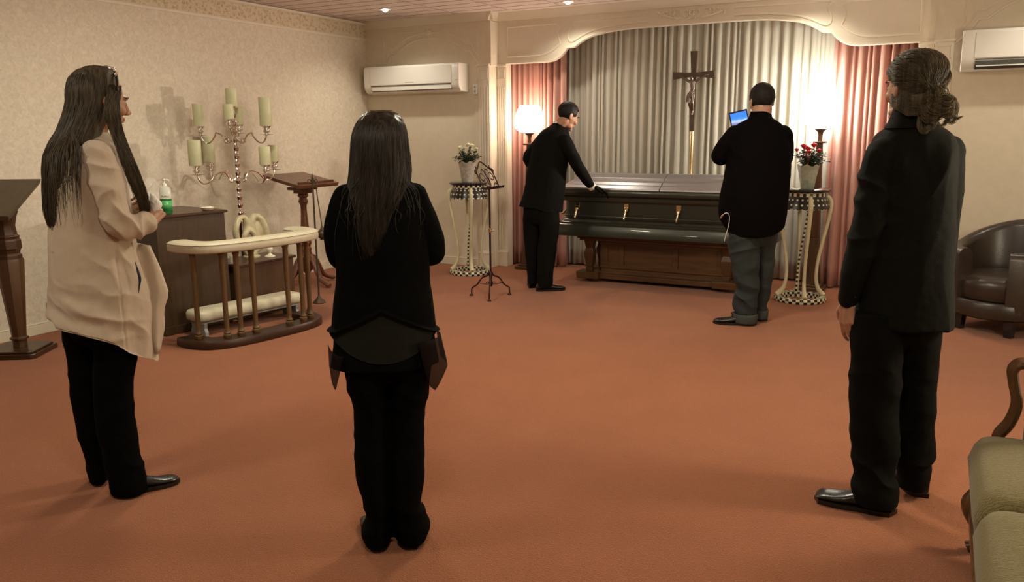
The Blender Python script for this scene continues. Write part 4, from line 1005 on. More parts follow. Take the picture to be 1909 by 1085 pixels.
# ---------------------------------------------------------------- people
def person(label, x, y, rot):
    """the person stands at (x, y); every child uses u (across), v (depth), z (up) from the root"""
    return thing('person', label, 'person', (x, y, 0), rot)
def fr(yaw, pitch=0, roll=0):
    """yaw: turn to the left of straight away from the viewer, degrees; +y of the frame is forward"""
    return Matrix.Rotation(math.radians(yaw), 4, 'Z') @ Matrix.Rotation(math.radians(-pitch), 4, 'X') @ Matrix.Rotation(math.radians(roll), 4, 'Y')
def head(mb, c, F, s=1.0, jaw=1.0, neck_to=None, neck_r=.054, male=True):
    T = Matrix.Translation(c) @ F
    def B(p, r, n=18, m=12, rot=None):
        q = MB().ball((0, 0, 0), tuple(a*s for a in r), n, m, rot)
        mb.add([tuple(T @ (Vector(v)+Vector(p)*s)) for v in q.v], q.f)
    def K(a, b, ra, rb):
        mb.cap(T @ (Vector(a)*s), T @ (Vector(b)*s), ra*s, rb*s, 10)
    B((0, -.014, .042), (.073, .092, .084), 24, 16)
    B((0, .022, -.005), (.061, .066, .085), 22, 14)
    B((0, .028, -.062), (.050*jaw, .052, .042)); B((0, .070, -.096), (.019*jaw, .016, .015))
    B((0, .078, .030), (.046, .016, .012))
    for q in (-1, 1):
        B((q*.030, .060, -.022), (.026, .026, .024)); B((q*.036*jaw, .035, -.080), (.018, .03, .018))
        B((q*.0115, .098, -.030), (.009, .010, .008)); B((q*.029, .0735, .006), (.015, .011, .011))
        e = Matrix.Rotation(q*.35, 4, 'Z') @ Matrix.Rotation(-.2, 4, 'X')
        B((q*.078, -.010, -.002), (.007, .019, .032), 12, 8, e); B((q*.080, -.018, .004), (.006, .015, .024), 12, 8, e)
        B((q*.074, .003, -.022), (.008, .009, .010))
    K((0, .084, .024), (0, .106, -.022), .0085, .0105); B((0, .108, -.025), (.0125, .011, .010))
    B((0, .083, -.0525), (.021, .011, .0055)); B((0, .081, -.064), (.018, .011, .0065))
    if neck_to is not None:
        mb.cap(T @ Vector((0, -.022*s, -.05*s)), Vector(neck_to), neck_r, neck_r*1.08, 20)
    return T
def face_parts(root, T, s, hairmat, brow=True):
    for q in (-1, 1):
        MB().ball(T @ (Vector((q*.0295, .0805, .0065))*s), .0068*s, 12, 8).build('eye', M['iris'], root)
        if brow:
            MB().tube([tuple(T @ (Vector(p)*s)) for p in [(q*.012, .0935, .028), (q*.028, .0925, .036), (q*.046, .078, .030)]], .0032, 6, smooth=3).build('eyebrow', hairmat, root)
    MB().tube([tuple(T @ (Vector(p)*s))+(r,) for p, r in [((-.021, .081, -.0585), .001), ((0, .0925, -.058), .0026), ((.021, .081, -.0585), .001)]], n=6, smooth=3).build('lips', M['lip'], root)
def hand(mb, w, d, n, side, curl=.5, spread=.10, s=1.0, thumb=.6, curls=None):
    """w wrist, d pointing direction, n the way the palm faces, side: +1 thumb on d x n"""
    w = Vector(w); d = Vector(d).normalized(); n = (Vector(n)-d*Vector(n).dot(d)).normalized(); t = d.cross(n)*side
    L = .088*s
    for k, o in enumerate((.030, .010, -.010, -.029)):
        kn = w+d*(L-.004*abs(k-1)*s)+t*o*s
        mb.cap(w+t*o*.62*s+d*.004, kn, .0125*s, .0108*s, 10)
        c = (curls[k] if curls else curl)*(1+.07*k)
        seg = [(.044, .026, .021), (.048, .029, .022), (.044, .027, .021), (.034, .021, .018)][k]
        dd = (d+t*(o*spread/.03)).normalized(); p = kn; rr = [.0092, .0082, .0074, .0062]; ax = dd.cross(n)
        for j, l in enumerate(seg):
            dd = Quaternion(ax, c*(.75 if j == 0 else 1)) @ dd
            q = p+dd*l*s; mb.cap(p, q, rr[j]*s*(.88 if k == 3 else 1), rr[j+1]*s*(.88 if k == 3 else 1), 10); p = q
    mb.cap(w+d*.012*s, w+d*.05*s, .0155*s, .014*s, 12)
    b = w+t*.022*s+d*.018*s; q1 = b+(t*.75+d*.65+n*.35*thumb).normalized()*.040*s
    q2 = q1+(t*.25+d*.85+n*.5*thumb).normalized()*.030*s; q3 = q2+(d*.8-t*.15+n*.55*thumb).normalized()*.024*s
    mb.cap(b, q1, .014*s, .0115*s, 10); mb.cap(q1, q2, .011*s, .0095*s, 10); mb.cap(q2, q3, .0095*s, .0075*s, 10)
def shoe(root, heel, ang, L=.29, m=None, W=.048, H=.085, square=False):
    """heel (u, v); ang: direction of the toe in degrees from +u"""
    m = m or M['black_leather']; a = math.radians(ang)
    F = Matrix.Translation((heel[0], heel[1], 0)) @ Matrix.Rotation(a-PI/2, 4, 'Z')
    rows = [(.0, .45, .07, .60), (.02, .70, .072, .9), (.06, .80, .074, 1), (.10, .78, .070, .98), (.14, .80, .060, .78), (.18, .92, .048, .60), (.215, 1.0, .040, .50), (.25, .96, .034, .46), (.275, .78 if not square else .9, .028, .40), (.289, .45 if not square else .7, .018, .28)]
    U = []; So = []
    for (y, w, h_, hh) in rows:
        y = y/.289*L; w = w*W; h = hh*H; ring = []
        for k in range(16):
            t = 2*PI*k/16; cx_, sz = cos(t), sin(t)
            ring.append(tuple(F @ Vector((w*math.copysign(abs(cx_)**.8, cx_)*(1 if sz < 0 else 1-.35*sz**1.5*(1 if y < .17 else .3)), y, .018+(h-.014)*(.5+.5*math.copysign(abs(sz)**.8, sz)) if True else 0))))
        U.append(ring)
    sh_o = MB().rings(U).build('shoe', m, root, ang=60)
    so = []
    for k in range(28):
        t = k/28
        # outline of the sole from the row widths
        i = t*2
        side = 1 if t < .5 else -1; q = (t*2) if t < .5 else (2-t*2)
        y = -.004+q*(L+.010); idx = min(int(q*9), 8); f = q*9-idx; w = (rows[idx][1]*(1-f)+rows[idx+1][1]*f)*W*1.0 if q < .999 else 0
        so.append((side*w, y))
    vs = [tuple(F @ Vector((p[0], p[1], 0))) for p in so]+[tuple(F @ Vector((p[0], p[1], .019))) for p in so]; n = len(so)
    MB().add(vs, [tuple(range(n)), tuple(range(2*n-1, n-1, -1))]+[(i, i+n, (i+1) % n+n, (i+1) % n) for i in range(n)]).build('shoe_sole', M['black_leather'], sh_o, ang=40)
def folds(amp, sc, seed=0, extra=None, fine=.0012):
    o = Vector((seed*3.7, seed*1.3, seed*2.1))
    def f(p, n):
        q = Vector((p.x*sc[0], p.y*sc[1], p.z*sc[2]))+o
        a = 1-abs(noise.noise(q))*2.2
        b = noise.noise(Vector((p.x*38, p.y*38, p.z*30))+o)
        r = amp*(a*.8-.35+.3*noise.noise(q*2.1))+fine*b
        if extra: r += extra(p)
        return r
    return f
def crease(c, rad, amp, d, freq):
    """wrinkles around a joint, running across direction d"""
    c = Vector(c); d = Vector(d).normalized()
    def f(p):
        w = math.exp(-((p-c).length/rad)**2)
        return amp*w*(1.1-2.2*abs(sin(.5*((p-c).dot(d)*freq+3.5*noise.noise(p*8))))**.8) if w > .02 else 0
    return f
def many(*fs): return lambda p: sum(f(p) for f in fs)
def hairmat(name, c1, c2, rough=.38):
    m = mat(name, c1, rough, col2=c2, vscale=1.6, stretch=(55, 55, 3), detail=5, spec=.28)
    return m
def strands(root, name, guides, m, n, seed, r=.0022, jitter=.008, lift=.003, parent_ok=True, wave=0):
    """guides: function(t, rnd) -> list of points for one lock"""
    rnd = random.Random(seed); mb = MB()
    for i in range(n):
        P = guides(i/n, rnd)
        if not P: continue
        P = crom(P, 4); k = len(P); o = Vector((rnd.uniform(0, 50), 0, rnd.uniform(0, 50))); rr = r*rnd.uniform(.6, 1.3); rnd_o = rnd.uniform(-.5, .5)
        Q = []
        for j, p in enumerate(P):
            t = j/(k-1); p = Vector(p)
            p += Vector((noise.noise(o+Vector((t*2.5, 0, 0))), noise.noise(o+Vector((t*2.5, 7, 0))), 0))*jitter*min(1, t*2)
            if wave: p += Vector((sin(t*13+P[0][2]*25+rnd_o), 0, cos(t*13+P[0][2]*25+rnd_o)))*wave*min(1, t*3)
            Q.append(tuple(p)+(rr*(1-.75*max(0, (t-.6)/.4))*(1 if j else .5),))
        mb.tube(Q, n=5)
    o = mb.build(name, m, root, ang=180, fix=False); o['kind'] = 'stuff'; return o
def lower_hem(line):
    def post(me):
        for v in me.vertices:
            z = line(v.co)
            if v.co.z < z: v.co.z = z-(z-v.co.z)*.04
    return post
def interp(tab, x):
    if x <= tab[0][0]: return tab[0][1]
    for (a, b), (c, d) in zip(tab, tab[1:]):
        if x <= c: return b+(d-b)*(x-a)/(c-a)
    return tab[-1][1]
def hair_cap(root, T, s, m, radii, c, keep, name='hair', thick=.006, rough_=.003, seed=0):
    q = MB().ball((0, 0, 0), tuple(a*s for a in radii), 56, 40)
    ok = [keep((Vector(v)/s+Vector(c))) for v in q.v]
    fs = [f for f in q.f if all(ok[i] for i in f)]
    me = MB(); idx = {}; vs = []
    for f in fs:
        for i in f:
            if i not in idx:
                idx[i] = len(vs); v = Vector(q.v[i]); nn = v.normalized()
                v = v+nn*(rough_*noise.noise(v*60+Vector((seed, 0, 0)))+rough_*.7*noise.noise(v*160))
                vs.append(tuple(T @ (v+Vector(c)*s)))
    me.add(vs, [tuple(idx[i] for i in f) for f in fs])
    o = me.build(name, m, root, ang=180, fix=False)
    k = o.modifiers.new('thick', 'SOLIDIFY'); k.thickness = thick; k.offset = -1
    return o

# ================= woman in black, seen from behind =================
def woman_black():
    R = person('woman with long dark hair in black top and trousers, back to the viewer', -1.679, 2.221, .6475)
    hm = hairmat('dark_brown_hair', (.010, .007, .005), (.045, .034, .024))
    hc = Vector((.0, .01, 1.445)); F = fr(-10, 6)
    b = MB(); T = head(b, hc, F, .95, neck_to=(-.005, -.01, 1.30), neck_r=.048)
    b.loft([(0, 0, 1.34, .05, .045), (0, 0, 1.28, .10, .06), (0, 0, 1.15, .13, .085), (0, 0, 1.0, .12, .08), (0, 0, .86, .14, .10), (0, 0, .74, .13, .10)])
    for s_ in (-1, 1):
        b.poly([(s_*.105, 0, 1.26), (s_*.142, .025, 1.10), (s_*.085, .135, 1.085), (s_*.02, .175, 1.105)], [.03, .028, .026, .024])
        b.poly([(s_*.07, 0, .76), (s_*.065, .0, .45), (s_*.06, -.01, .09), (s_*.06, .02, .05)], [.07, .05, .035, .03])
        b.poly([(s_*.06, .02, .045), (s_*.06, .14, .03)], [.03, .022])
    hand(b, (.02, .185, 1.10), (-1, .1, .05), (0, -1, 0), 1, .5, s=.92); hand(b, (-.02, .19, 1.10), (1, .1, -.03), (0, -1, 0), -1, .5, s=.92)
    fused(b, 'body', M['skin'], R, vox=.0048, smooth=3)
    # trousers
    t = MB()
    t.loft([(-.002, 0, .97, .13, .10), (-.002, 0, .86, .155, .12), (-.002, 0, .76, .152, .118), (-.002, .0, .70, .152, .10), (-.002, 0, .64, .10, .06)])
    t.loft([(-.079, 0, .78, .075, .10), (-.080, .0, .69, .077, .10), (-.078, 0, .614, .070, .09), (-.071, 0, .533, .062, .08), (-.071, .0, .452, .060, .074), (-.074, -.01, .35, .060, .074), (-.071, -.01, .246, .056, .076), (-.062, -.0, .161, .048, .085), (-.062, .01, .118, .046, .09), (-.070, .02, .064, .055, .095), (-.066, .02, .016, .050, .09)], n=32)
    t.loft([(.075, 0, .78, .075, .10), (.074, .0, .69, .077, .10), (.070, 0, .614, .071, .09), (.064, 0, .533, .065, .08), (.058, .0, .452, .063, .074), (.053, -.01, .35, .062, .074), (.050, -.01, .246, .060, .076), (.046, -.0, .161, .056, .085), (.052, .01, .118, .062, .09), (.062, .02, .064, .068, .095), (.056, .02, .016, .058, .09)], n=32)
    fused(t, 'trousers', M['black_cloth'], R, vox=.006, smooth=3, disp=folds(.006, (4, 4, 11), 3, many(crease((.06, -.06, .62), .12, .004, (.3, 0, 1), 70), crease((.09, -.05, .15), .10, .004, (.6, 0, 1), 50))))
    for s_ in (-1, 1): shoe(R, (s_*.06-.004, -.045), 90+s_*-8, .255, W=.042, H=.07)
    # layered top: black hem band, thin charcoal panel, black knit cardigan
    def torso(g, z0): return [(-.006, 0, 1.365, .05+g, .05+g), (-.008, -.002, 1.335, .105+g, .075+g), (-.012, .0, 1.29, .150+g, .092+g), (-.010, .0, 1.22, .158+g, .108+g), (-.006, 0, 1.12, .158+g, .115+g), (-.008, 0, 1.0, .158+g, .112+g), (-.010, 0, .93, .168+g, .12+g), (-.011, 0, .85, .176+g, .128+g), (-.012, 0, .77, .186+g, .133+g), (-.012, 0, .705 if z0 is None else z0, .193+g, .137+g)]
    lo = MB().loft([(-.011, 0, .95, .150, .11), (-.011, 0, .85, .168, .122), (-.012, 0, .77, .179, .127), (-.012, 0, .70, .190, .132)], n=48)
    fused(lo, 'tunic_hem', M['black_cloth'], R, vox=.006, smooth=2, disp=folds(.004, (16, 16, 3), 8))
    ch = mat('thin_charcoal_cloth', (.013, .0125, .0095), .9, spec=.1, bump=.3, bscale=300)
    sh = MB().loft([(-.011, 0, .96, .160, .118), (-.011, 0, .85, .174, .127), (-.012, 0, .77, .184, .132), (-.012, 0, .70, .188, .134)], n=48)
    fused(sh, 'thin_underlayer', ch, R, vox=.006, smooth=2, disp=folds(.003, (10, 10, 3), 9), post=lower_hem(lambda p: .735+.09*min(1, (abs(p.x+.01)/.185)**2.2)))
    cg = MB().loft(torso(.004, None), n=48)
    hemline = lambda p: (interp([(-.21, .835), (-.18, .842), (-.018, .925), (.17, .825), (.2, .815)], p.x) if p.y < .04 else .80)
    fused(cg, 'cardigan', M['black_cloth'], R, vox=.006, smooth=3, disp=folds(.004, (7, 7, 4), 2), post=lower_hem(hemline))
    for s_ in (-1, 1):
        sl = MB()
        if s_ < 0: sl.poly(crom([(-.118, 0, 1.285), (-.146, .0, 1.20), (-.150, .02, 1.12), (-.140, .05, 1.075), (-.09, .13, 1.08), (-.02, .17, 1.11)], 3), [.048, .05, .05, .051, .051, .051, .051, .051, .05, .048, .046, .045, .044, .042, .041, .040], 16)
        else: sl.poly(crom([(.108, 0, 1.285), (.138, .0, 1.20), (.156, .02, 1.12), (.155, .05, 1.085), (.09, .14, 1.08), (.02, .18, 1.10)], 3), [.048, .05, .051, .053, .054, .055, .055, .055, .054, .052, .048, .046, .044, .042, .041, .040], 16)
        fused(sl, 'sleeve', M['black_cloth'], R, vox=.006, smooth=3, disp=folds(.004, (9, 9, 9), 5+s_))
    # sheer handkerchief points at the sides
    shr = mat('sheer_black_chiffon', (.010, .005, .004), .8, alpha=.74, spec=.1)
    def drape(pts, nm):
        m = MB(); vs = []; cols = 9; rows_ = 7; top, bot = pts
        for j in range(rows_+1):
            for i in range(cols+1):
                tt = i/cols; a = Vector(crom(top, 4)[int(tt*(len(top)-1)*4)]); c = Vector(crom(bot, 4)[int(tt*(len(bot)-1)*4)])
                p = a.lerp(c, j/rows_); p.y += .006*sin(tt*14)*(j/rows_); vs.append(tuple(p))
        fs = [(j*(cols+1)+i, j*(cols+1)+i+1, (j+1)*(cols+1)+i+1, (j+1)*(cols+1)+i) for j in range(rows_) for i in range(cols)]
        m.add(vs, fs); m.build(nm, shr, R, ang=180, fix=False, solid=.0015)
    drape([[(.10, -.122, .80), (.15, -.09, .80), (.185, -.02, .80), (.175, .06, .80)], [(.130, -.115, .66), (.155, -.105, .625), (.207, -.02, .685), (.19, .08, .69)]], 'sheer_corner')
    drape([[(-.205, -.01, .78), (-.195, -.05, .77), (-.17, -.09, .76), (-.15, -.10, .76)], [(-.205, -.01, .70), (-.196, -.05, .66), (-.184, -.09, .64), (-.168, -.105, .69)]], 'sheer_corner')
    # hair
    rows = [(.006, .01, 1.573, .035, .035), (.006, .01, 1.560, .060, .065), (.004, .01, 1.53, .080, .092), (.0, .005, 1.48, .092, .105), (.0, -.005, 1.42, .097, .105), (-.003, -.015, 1.36, .101, .098), (-.015, -.035, 1.30, .095, .085), (-.025, -.06, 1.24, .072, .062), (-.032, -.075, 1.18, .055, .05), (-.040, -.085, 1.12, .035, .036), (-.045, -.09, 1.095, .022, .02)]
    hb = MB().loft(rows, n=36)
    fused(hb, 'hair', hm, R, vox=.006, smooth=2, disp=lambda p, n: .0035*noise.noise(Vector((p.x*70, p.y*70, p.z*3)))+.002*noise.noise(Vector((p.x*160, p.y*160, p.z*4))))
    sm = crom(rows, 4)
    def ringpt(z, a, k=1.0):
        for r0, r1 in zip(sm, sm[1:]):
            if r1[2] <= z <= r0[2]:
                t = (r0[2]-z)/max(1e-6, r0[2]-r1[2]); r = [p+(q-p)*t for p, q in zip(r0, r1)]; break
        else: r = sm[-1]
        return (r[0]+k*r[3]*cos(a), r[1]+k*r[4]*sin(a), z)
    def gd(t, rnd):
        a = rnd.uniform(PI*.86, PI*2.14); zend = rnd.choice([rnd.uniform(1.08, 1.2), rnd.uniform(1.16, 1.3), rnd.uniform(1.08, 1.13)])
        P = []
        for k in range(9):
            z = 1.567-(1.567-zend)*k/8; aa = a+(1.5*PI-a)*max(0, (1.36-z))*.9
            P.append(ringpt(z, aa, 1.004+.04*max(0, 1.32-z)*rnd.uniform(0, 3)))
        return P
    strands(R, 'hair_strands', gd, hm, 1500, 5, .0010, .008)
    def gd2(t, rnd):  # loose locks over both shoulders
        s_ = 1 if rnd.random() < .45 else -1; x = rnd.uniform(.03, .135); z = rnd.uniform(1.08, 1.27) if s_ < 0 else rnd.uniform(1.13, 1.29)
        x2 = (x+.02)*s_-.01
        return [ringpt(1.40, 1.5*PI+s_*.9, 1.0), ringpt(1.35, 1.5*PI+s_*(.5+x*3), 1.02), (x2*.9, -.095, 1.315), (x2, -.118, 1.26), (x2+.004*s_, -.128, (1.26+z)/2), (x2, -.13, z)]
    strands(R, 'loose_locks', gd2, hm, 26, 9, .0010, .026)
    return R
woman_black()

# ================= woman in the beige coat =================
def woman_beige():
    R = person('woman with long hair and jewelled headband in beige coat, standing at left', -3.058, 2.094, .9703)
    hm = hairmat('brown_highlighted_hair', (.024, .017, .010), (.115, .088, .054), .45)
    coat = mat('beige_crepe_coat', (.53, .42, .31), .75, var=.05, vscale=6, bump=.25, bscale=220, sheen=.2)
    F = fr(-70, 8); hc = Vector((.085, .0, 1.628))
    b = MB(); T = head(b, hc, F, .97, jaw=.9, neck_to=(.035, 0, 1.46), neck_r=.047)
    b.loft([(.03, 0, 1.50, .055, .06), (.02, 0, 1.44, .08, .12), (.01, 0, 1.30, .10, .125), (0, 0, 1.15, .095, .12), (0, 0, .98, .10, .13), (-.01, 0, .84, .09, .12)])
    b.poly([(.03, -.14, 1.41), (.09, -.155, 1.155), (.20, -.10, 1.145)], [.04, .036, .025])
    b.poly([(.01, .15, 1.41), (.11, .17, 1.17), (.215, .075, 1.185)], [.04, .036, .025])
    b.poly([(.045, -.06, .82), (.022, -.085, .45), (.025, -.10, .07)], [.055, .042, .030]); b.poly([(-.06, .06, .82), (-.092, .075, .45), (-.082, .08, .07)], [.055, .042, .030])
    hand(b, (.214, -.092, 1.150), (.45, .62, .50), (-.3, .6, -.5), 1, .75, s=.92, curls=[.6, .75, .8, .85])
    hand(b, (.218, .07, 1.18), (.05, -.85, .45), (-.8, -.2, -.3), -1, .7, s=.92)
    fused(b, 'body', M['skin'], R, vox=.0042, smooth=3)
    face_parts(R, T, .97, hm)
    t = MB()
    t.loft([(-.01, 0, .95, .10, .13), (-.012, 0, .80, .13, .14), (-.012, -.01, .70, .12, .12), (-.01, 0, .64, .06, .08)])
    t.loft([(.05, -.07, .78, .085, .075), (.045, -.07, .69, .088, .078), (.027, -.075, .55, .082, .075), (.012, -.08, .45, .078, .070), (.008, -.085, .36, .077, .068), (.010, -.09, .265, .076, .068), (.019, -.095, .141, .074, .072), (.032, -.10, .063, .076, .077), (.036, -.10, .008, .079, .078)], n=32)
    t.loft([(-.07, .06, .78, .085, .075), (-.078, .065, .69, .080, .075), (-.080, .07, .55, .070, .068), (-.087, .075, .45, .067, .064), (-.092, .08, .36, .064, .062), (-.089, .08, .265, .060, .064), (-.082, .085, .141, .052, .066), (-.080, .09, .063, .046, .07), (-.084, .09, .008, .040, .072)], n=32)
    fused(t, 'trousers', M['black_cloth'], R, vox=.006, smooth=3, disp=folds(.006, (4, 4, 10), 6, crease((.06, -.12, .15), .12, .004, (.8, 0, .8), 45)))
    shoe(R, (-.005, -.11), 6, .235, W=.040, H=.072); shoe(R, (-.095, .09), 40, .235, W=.040, H=.072)
    # coat
    seams = lambda p: (-.0045*math.exp(-((p.x-.075)/.004)**2)-.0035*math.exp(-((p.x+.145)/.004)**2)) if p.z < 1.05 and p.y < 0 else 0
    c = MB().loft([(.035, 0, 1.515, .052, .058), (.03, 0, 1.49, .075, .085), (.025, 0, 1.455, .105, .135), (.015, 0, 1.40, .125, .165), (.008, 0, 1.30, .142, .175), (.0, 0, 1.20, .152, .172), (-.004, 0, 1.09, .162, .170), (.002, 0, .97, .180, .178), (.010, 0, .86, .198, .19), (.006, 0, .77, .206, .198), (.004, 0, .66, .204, .20), (.010, 0, .54, .198, .20)], n=48)
    hem = lambda p: interp([(-.22, .785), (-.175, .775), (-.165, .752), (-.10, .738), (.0, .700), (.045, .675), (.09, .632), (.15, .590), (.175, .575), (.198, .545)], p.x-.0*p.y)+(0 if p.y < .05 else .05)
    dia = lambda p: .006*sin((p.z*.9+p.x*.35)*62+3*noise.noise(p*7))*math.exp(-((p.z-.80)/.10)**2)*max(0, noise.noise(p*5+Vector((3, 1, 2)))+.35)
    fused(c, 'coat', coat, R, vox=.006, smooth=3, disp=folds(.012, (8, 8, 2.2), 4, many(dia, seams, crease((-.15, -.10, .84), .08, .006, (.5, 0, 1), 70), crease((.02, -.18, .80), .12, .007, (.45, 0, 1), 75), crease((.10, -.15, 1.02), .10, .006, (1, 0, .5), 70), crease((.12, -.16, .70), .12, .006, (1, 0, .25), 75))), post=lower_hem(hem))
    # hanging open front of the coat and its lapel fold
    fl = MB(); vs = []
    NJ, NI = 14, 8
    for j in range(NJ+1):
        t_ = j/NJ; z = 1.07-(1.07-.60)*t_; x0 = .135+.05*t_; x1 = interp([(0, .205), (.2, .235), (.45, .262), (.6, .235), (.75, .235), (1, .205)], t_)
        for i in range(NI+1):
            s_ = i/NI; vs.append((x0+(x1-x0)*s_, -.10+.05*s_+.022*sin(s_*5+t_*3), z-.02*s_))
    fl.add(vs, [(j*(NI+1)+i, j*(NI+1)+i+1, (j+1)*(NI+1)+i+1, (j+1)*(NI+1)+i) for j in range(NJ) for i in range(NI)])
    fl.build('coat_front', coat, R, ang=180, fix=False, solid=.005)
    sl = MB().poly(crom([(.040, -.120, 1.415), (.060, -.150, 1.33), (.082, -.163, 1.22), (.098, -.165, 1.160), (.145, -.145, 1.140), (.192, -.112, 1.146)], 3), [.066, .068, .068, .068, .067, .065, .064, .062, .062, .062, .060, .057, .054, .051, .049, .048], 18)
    fused(sl, 'sleeve', coat, R, vox=.0055, smooth=3, disp=folds(.006, (9, 9, 9), 2, many(crease((.12, -.20, 1.18), .09, .009, (.8, 0, .6), 80), crease((.05, -.19, 1.38), .09, .006, (.35, 0, 1), 75), crease((.18, -.15, 1.13), .06, .007, (1, 0, -.2), 100), crease((.07, -.2, 1.27), .07, .005, (-.3, 0, 1), 60))))
    sl = MB().poly(crom([(.015, .135, 1.42), (.06, .16, 1.30), (.11, .17, 1.18), (.17, .12, 1.17), (.215, .075, 1.18)], 3), .052, 16)
    fused(sl, 'sleeve', coat, R, vox=.006, smooth=3, disp=folds(.005, (9, 9, 9), 3))
    # pocket slit with its zip
    zp = MB().tube([(.140, -.168, 1.0, .001), (.146, -.170, .965, .0045), (.151, -.171, .93, .0055), (.146, -.174, .90, .003), (.141, -.176, .875, .001)], n=8, smooth=3)
    zp.build('pocket_zip', mat('dark_blue_zip', (.012, .014, .03), .4), R)
    # tissue in the hands
    ts = MB().ball((0, 0, 0), (.021, .020, .036), 22, 16)
    o = ts.build('tissue', M['paper'], R, ang=40)
    for v in o.data.vertices: v.co += v.co.normalized()*(.022*noise.noise(v.co*30)+.008*noise.noise(v.co*80)); v.co = v.co+Vector((.240, -.050, 1.222))
    # hair: swept over the back, long locks down back and front
    rows = [(.088, .0, 1.772, .035, .035), (.080, .0, 1.762, .062, .06), (.067, .0, 1.735, .084, .076), (.058, 0, 1.69, .092, .086), (.045, 0, 1.63, .088, .092), (.020, 0, 1.56, .083, .098), (-.010, -.01, 1.50, .085, .105), (-.035, -.015, 1.44, .098, .105), (-.055, -.02, 1.36, .092, .105), (-.075, -.03, 1.28, .080, .09), (-.10, -.045, 1.20, .058, .07), (-.11, -.055, 1.14, .036, .05), (-.115, -.06, 1.10, .018, .03)]
    hb = MB().loft(rows, n=36)
    def hp(me):   # leave the face free: pull the hair surface back behind the cheek line
        for v in me.vertices:
            q = T.inverted() @ v.co
            if q.z < .062*.97 and q.y > .012 and v.co.z > 1.49:
                q.y = .012+(q.y-.012)*.12; v.co = T @ q
    fused(hb, 'hair', hm, R, vox=.006, smooth=2, disp=lambda p, n: .004*noise.noise(Vector((p.x*60, p.y*60, p.z*3)))+.002*noise.noise(Vector((p.x*150, p.y*150, p.z*4))), post=hp)
    sm = crom(rows, 4)
    def ringpt(z, a, k=1.0):
        for r0, r1 in zip(sm, sm[1:]):
            if r1[2] <= z <= r0[2]:
                t = (r0[2]-z)/max(1e-6, r0[2]-r1[2]); r = [p+(q-p)*t for p, q in zip(r0, r1)]; break
        else: r = sm[-1]
        return (r[0]+k*r[3]*cos(a), r[1]+k*r[4]*sin(a), z)
    def gd(t, rnd):
        a = rnd.uniform(PI*.75, PI*1.68); zend = rnd.choice([rnd.uniform(1.10, 1.2), rnd.uniform(1.2, 1.42), rnd.uniform(1.09, 1.14)])
        P = []
        for k in range(10):
            z = 1.768-(1.768-zend)*k/9; aa = a+(1.2*PI-a)*max(0, 1.45-z)*1.2
            P.append(ringpt(z, aa, 1.005+.02*rnd.random()))
        return P
    strands(R, 'hair_strands', gd, hm, 1700, 3, .0010, .009)
    def gf(t, rnd):   # in front of the near shoulder, to the hands
        q = rnd.uniform(-1, 1); 
        st_ = T @ Vector((.066+.012*rnd.random(), -.01+.055*rnd.random(), .075-.05*rnd.random()))
        P = [tuple(st_), (.115+q*.028, -.098+.012*q, 1.60), (.122+q*.022, -.094, 1.53), (.140+q*.020, -.108, 1.45), (.160+q*.022, -.118, 1.37), (.178+q*.022, -.105, 1.30), (.196+q*.018, -.08, 1.23), (.200+q*.016, -.065, rnd.uniform(1.16, 1.22))]
        return P
    strands(R, 'front_locks', gf, hm, 520, 8, .0011, .014)
    def gb(t, rnd):   # thin locks over the back of the coat
        x = rnd.uniform(-.12, -.02); z = rnd.uniform(1.15, 1.36)
        return [ringpt(1.60, 1.45*PI, 1.0), ringpt(1.52, 1.4*PI+x, 1.03), (x+.01, -.165, 1.44), (x, -.19, 1.37), (x-.006, -.195, (1.37+z)/2), (x-.01, -.195, z)]
    strands(R, 'back_locks', gb, hm, 110, 12, .0012, .014)
    # headband with stones
    def hbp(a, k=1.0): return T @ Vector((.083*k*sin(a), .022+.004*cos(a), .045+.090*k*cos(a)))
    hbo = MB().tube([tuple(hbp(-1.5+3*i/24, 1.03)) for i in range(25)], .0045, 8).build('headband', M['black_gloss'], R)
    gm = MB()
    for i in range(26):
        a = -.1+1.0*i/26; p = hbp(a, 1.07)+Vector((.004*sin(i*7), .004*cos(i*5), .003*sin(i*3))); gm.ball(p, .0045+.002*((i*7) % 3)/2, 7, 5)
    gm.build('headband_stones', M['chrome'], hbo)
    return R
woman_beige()

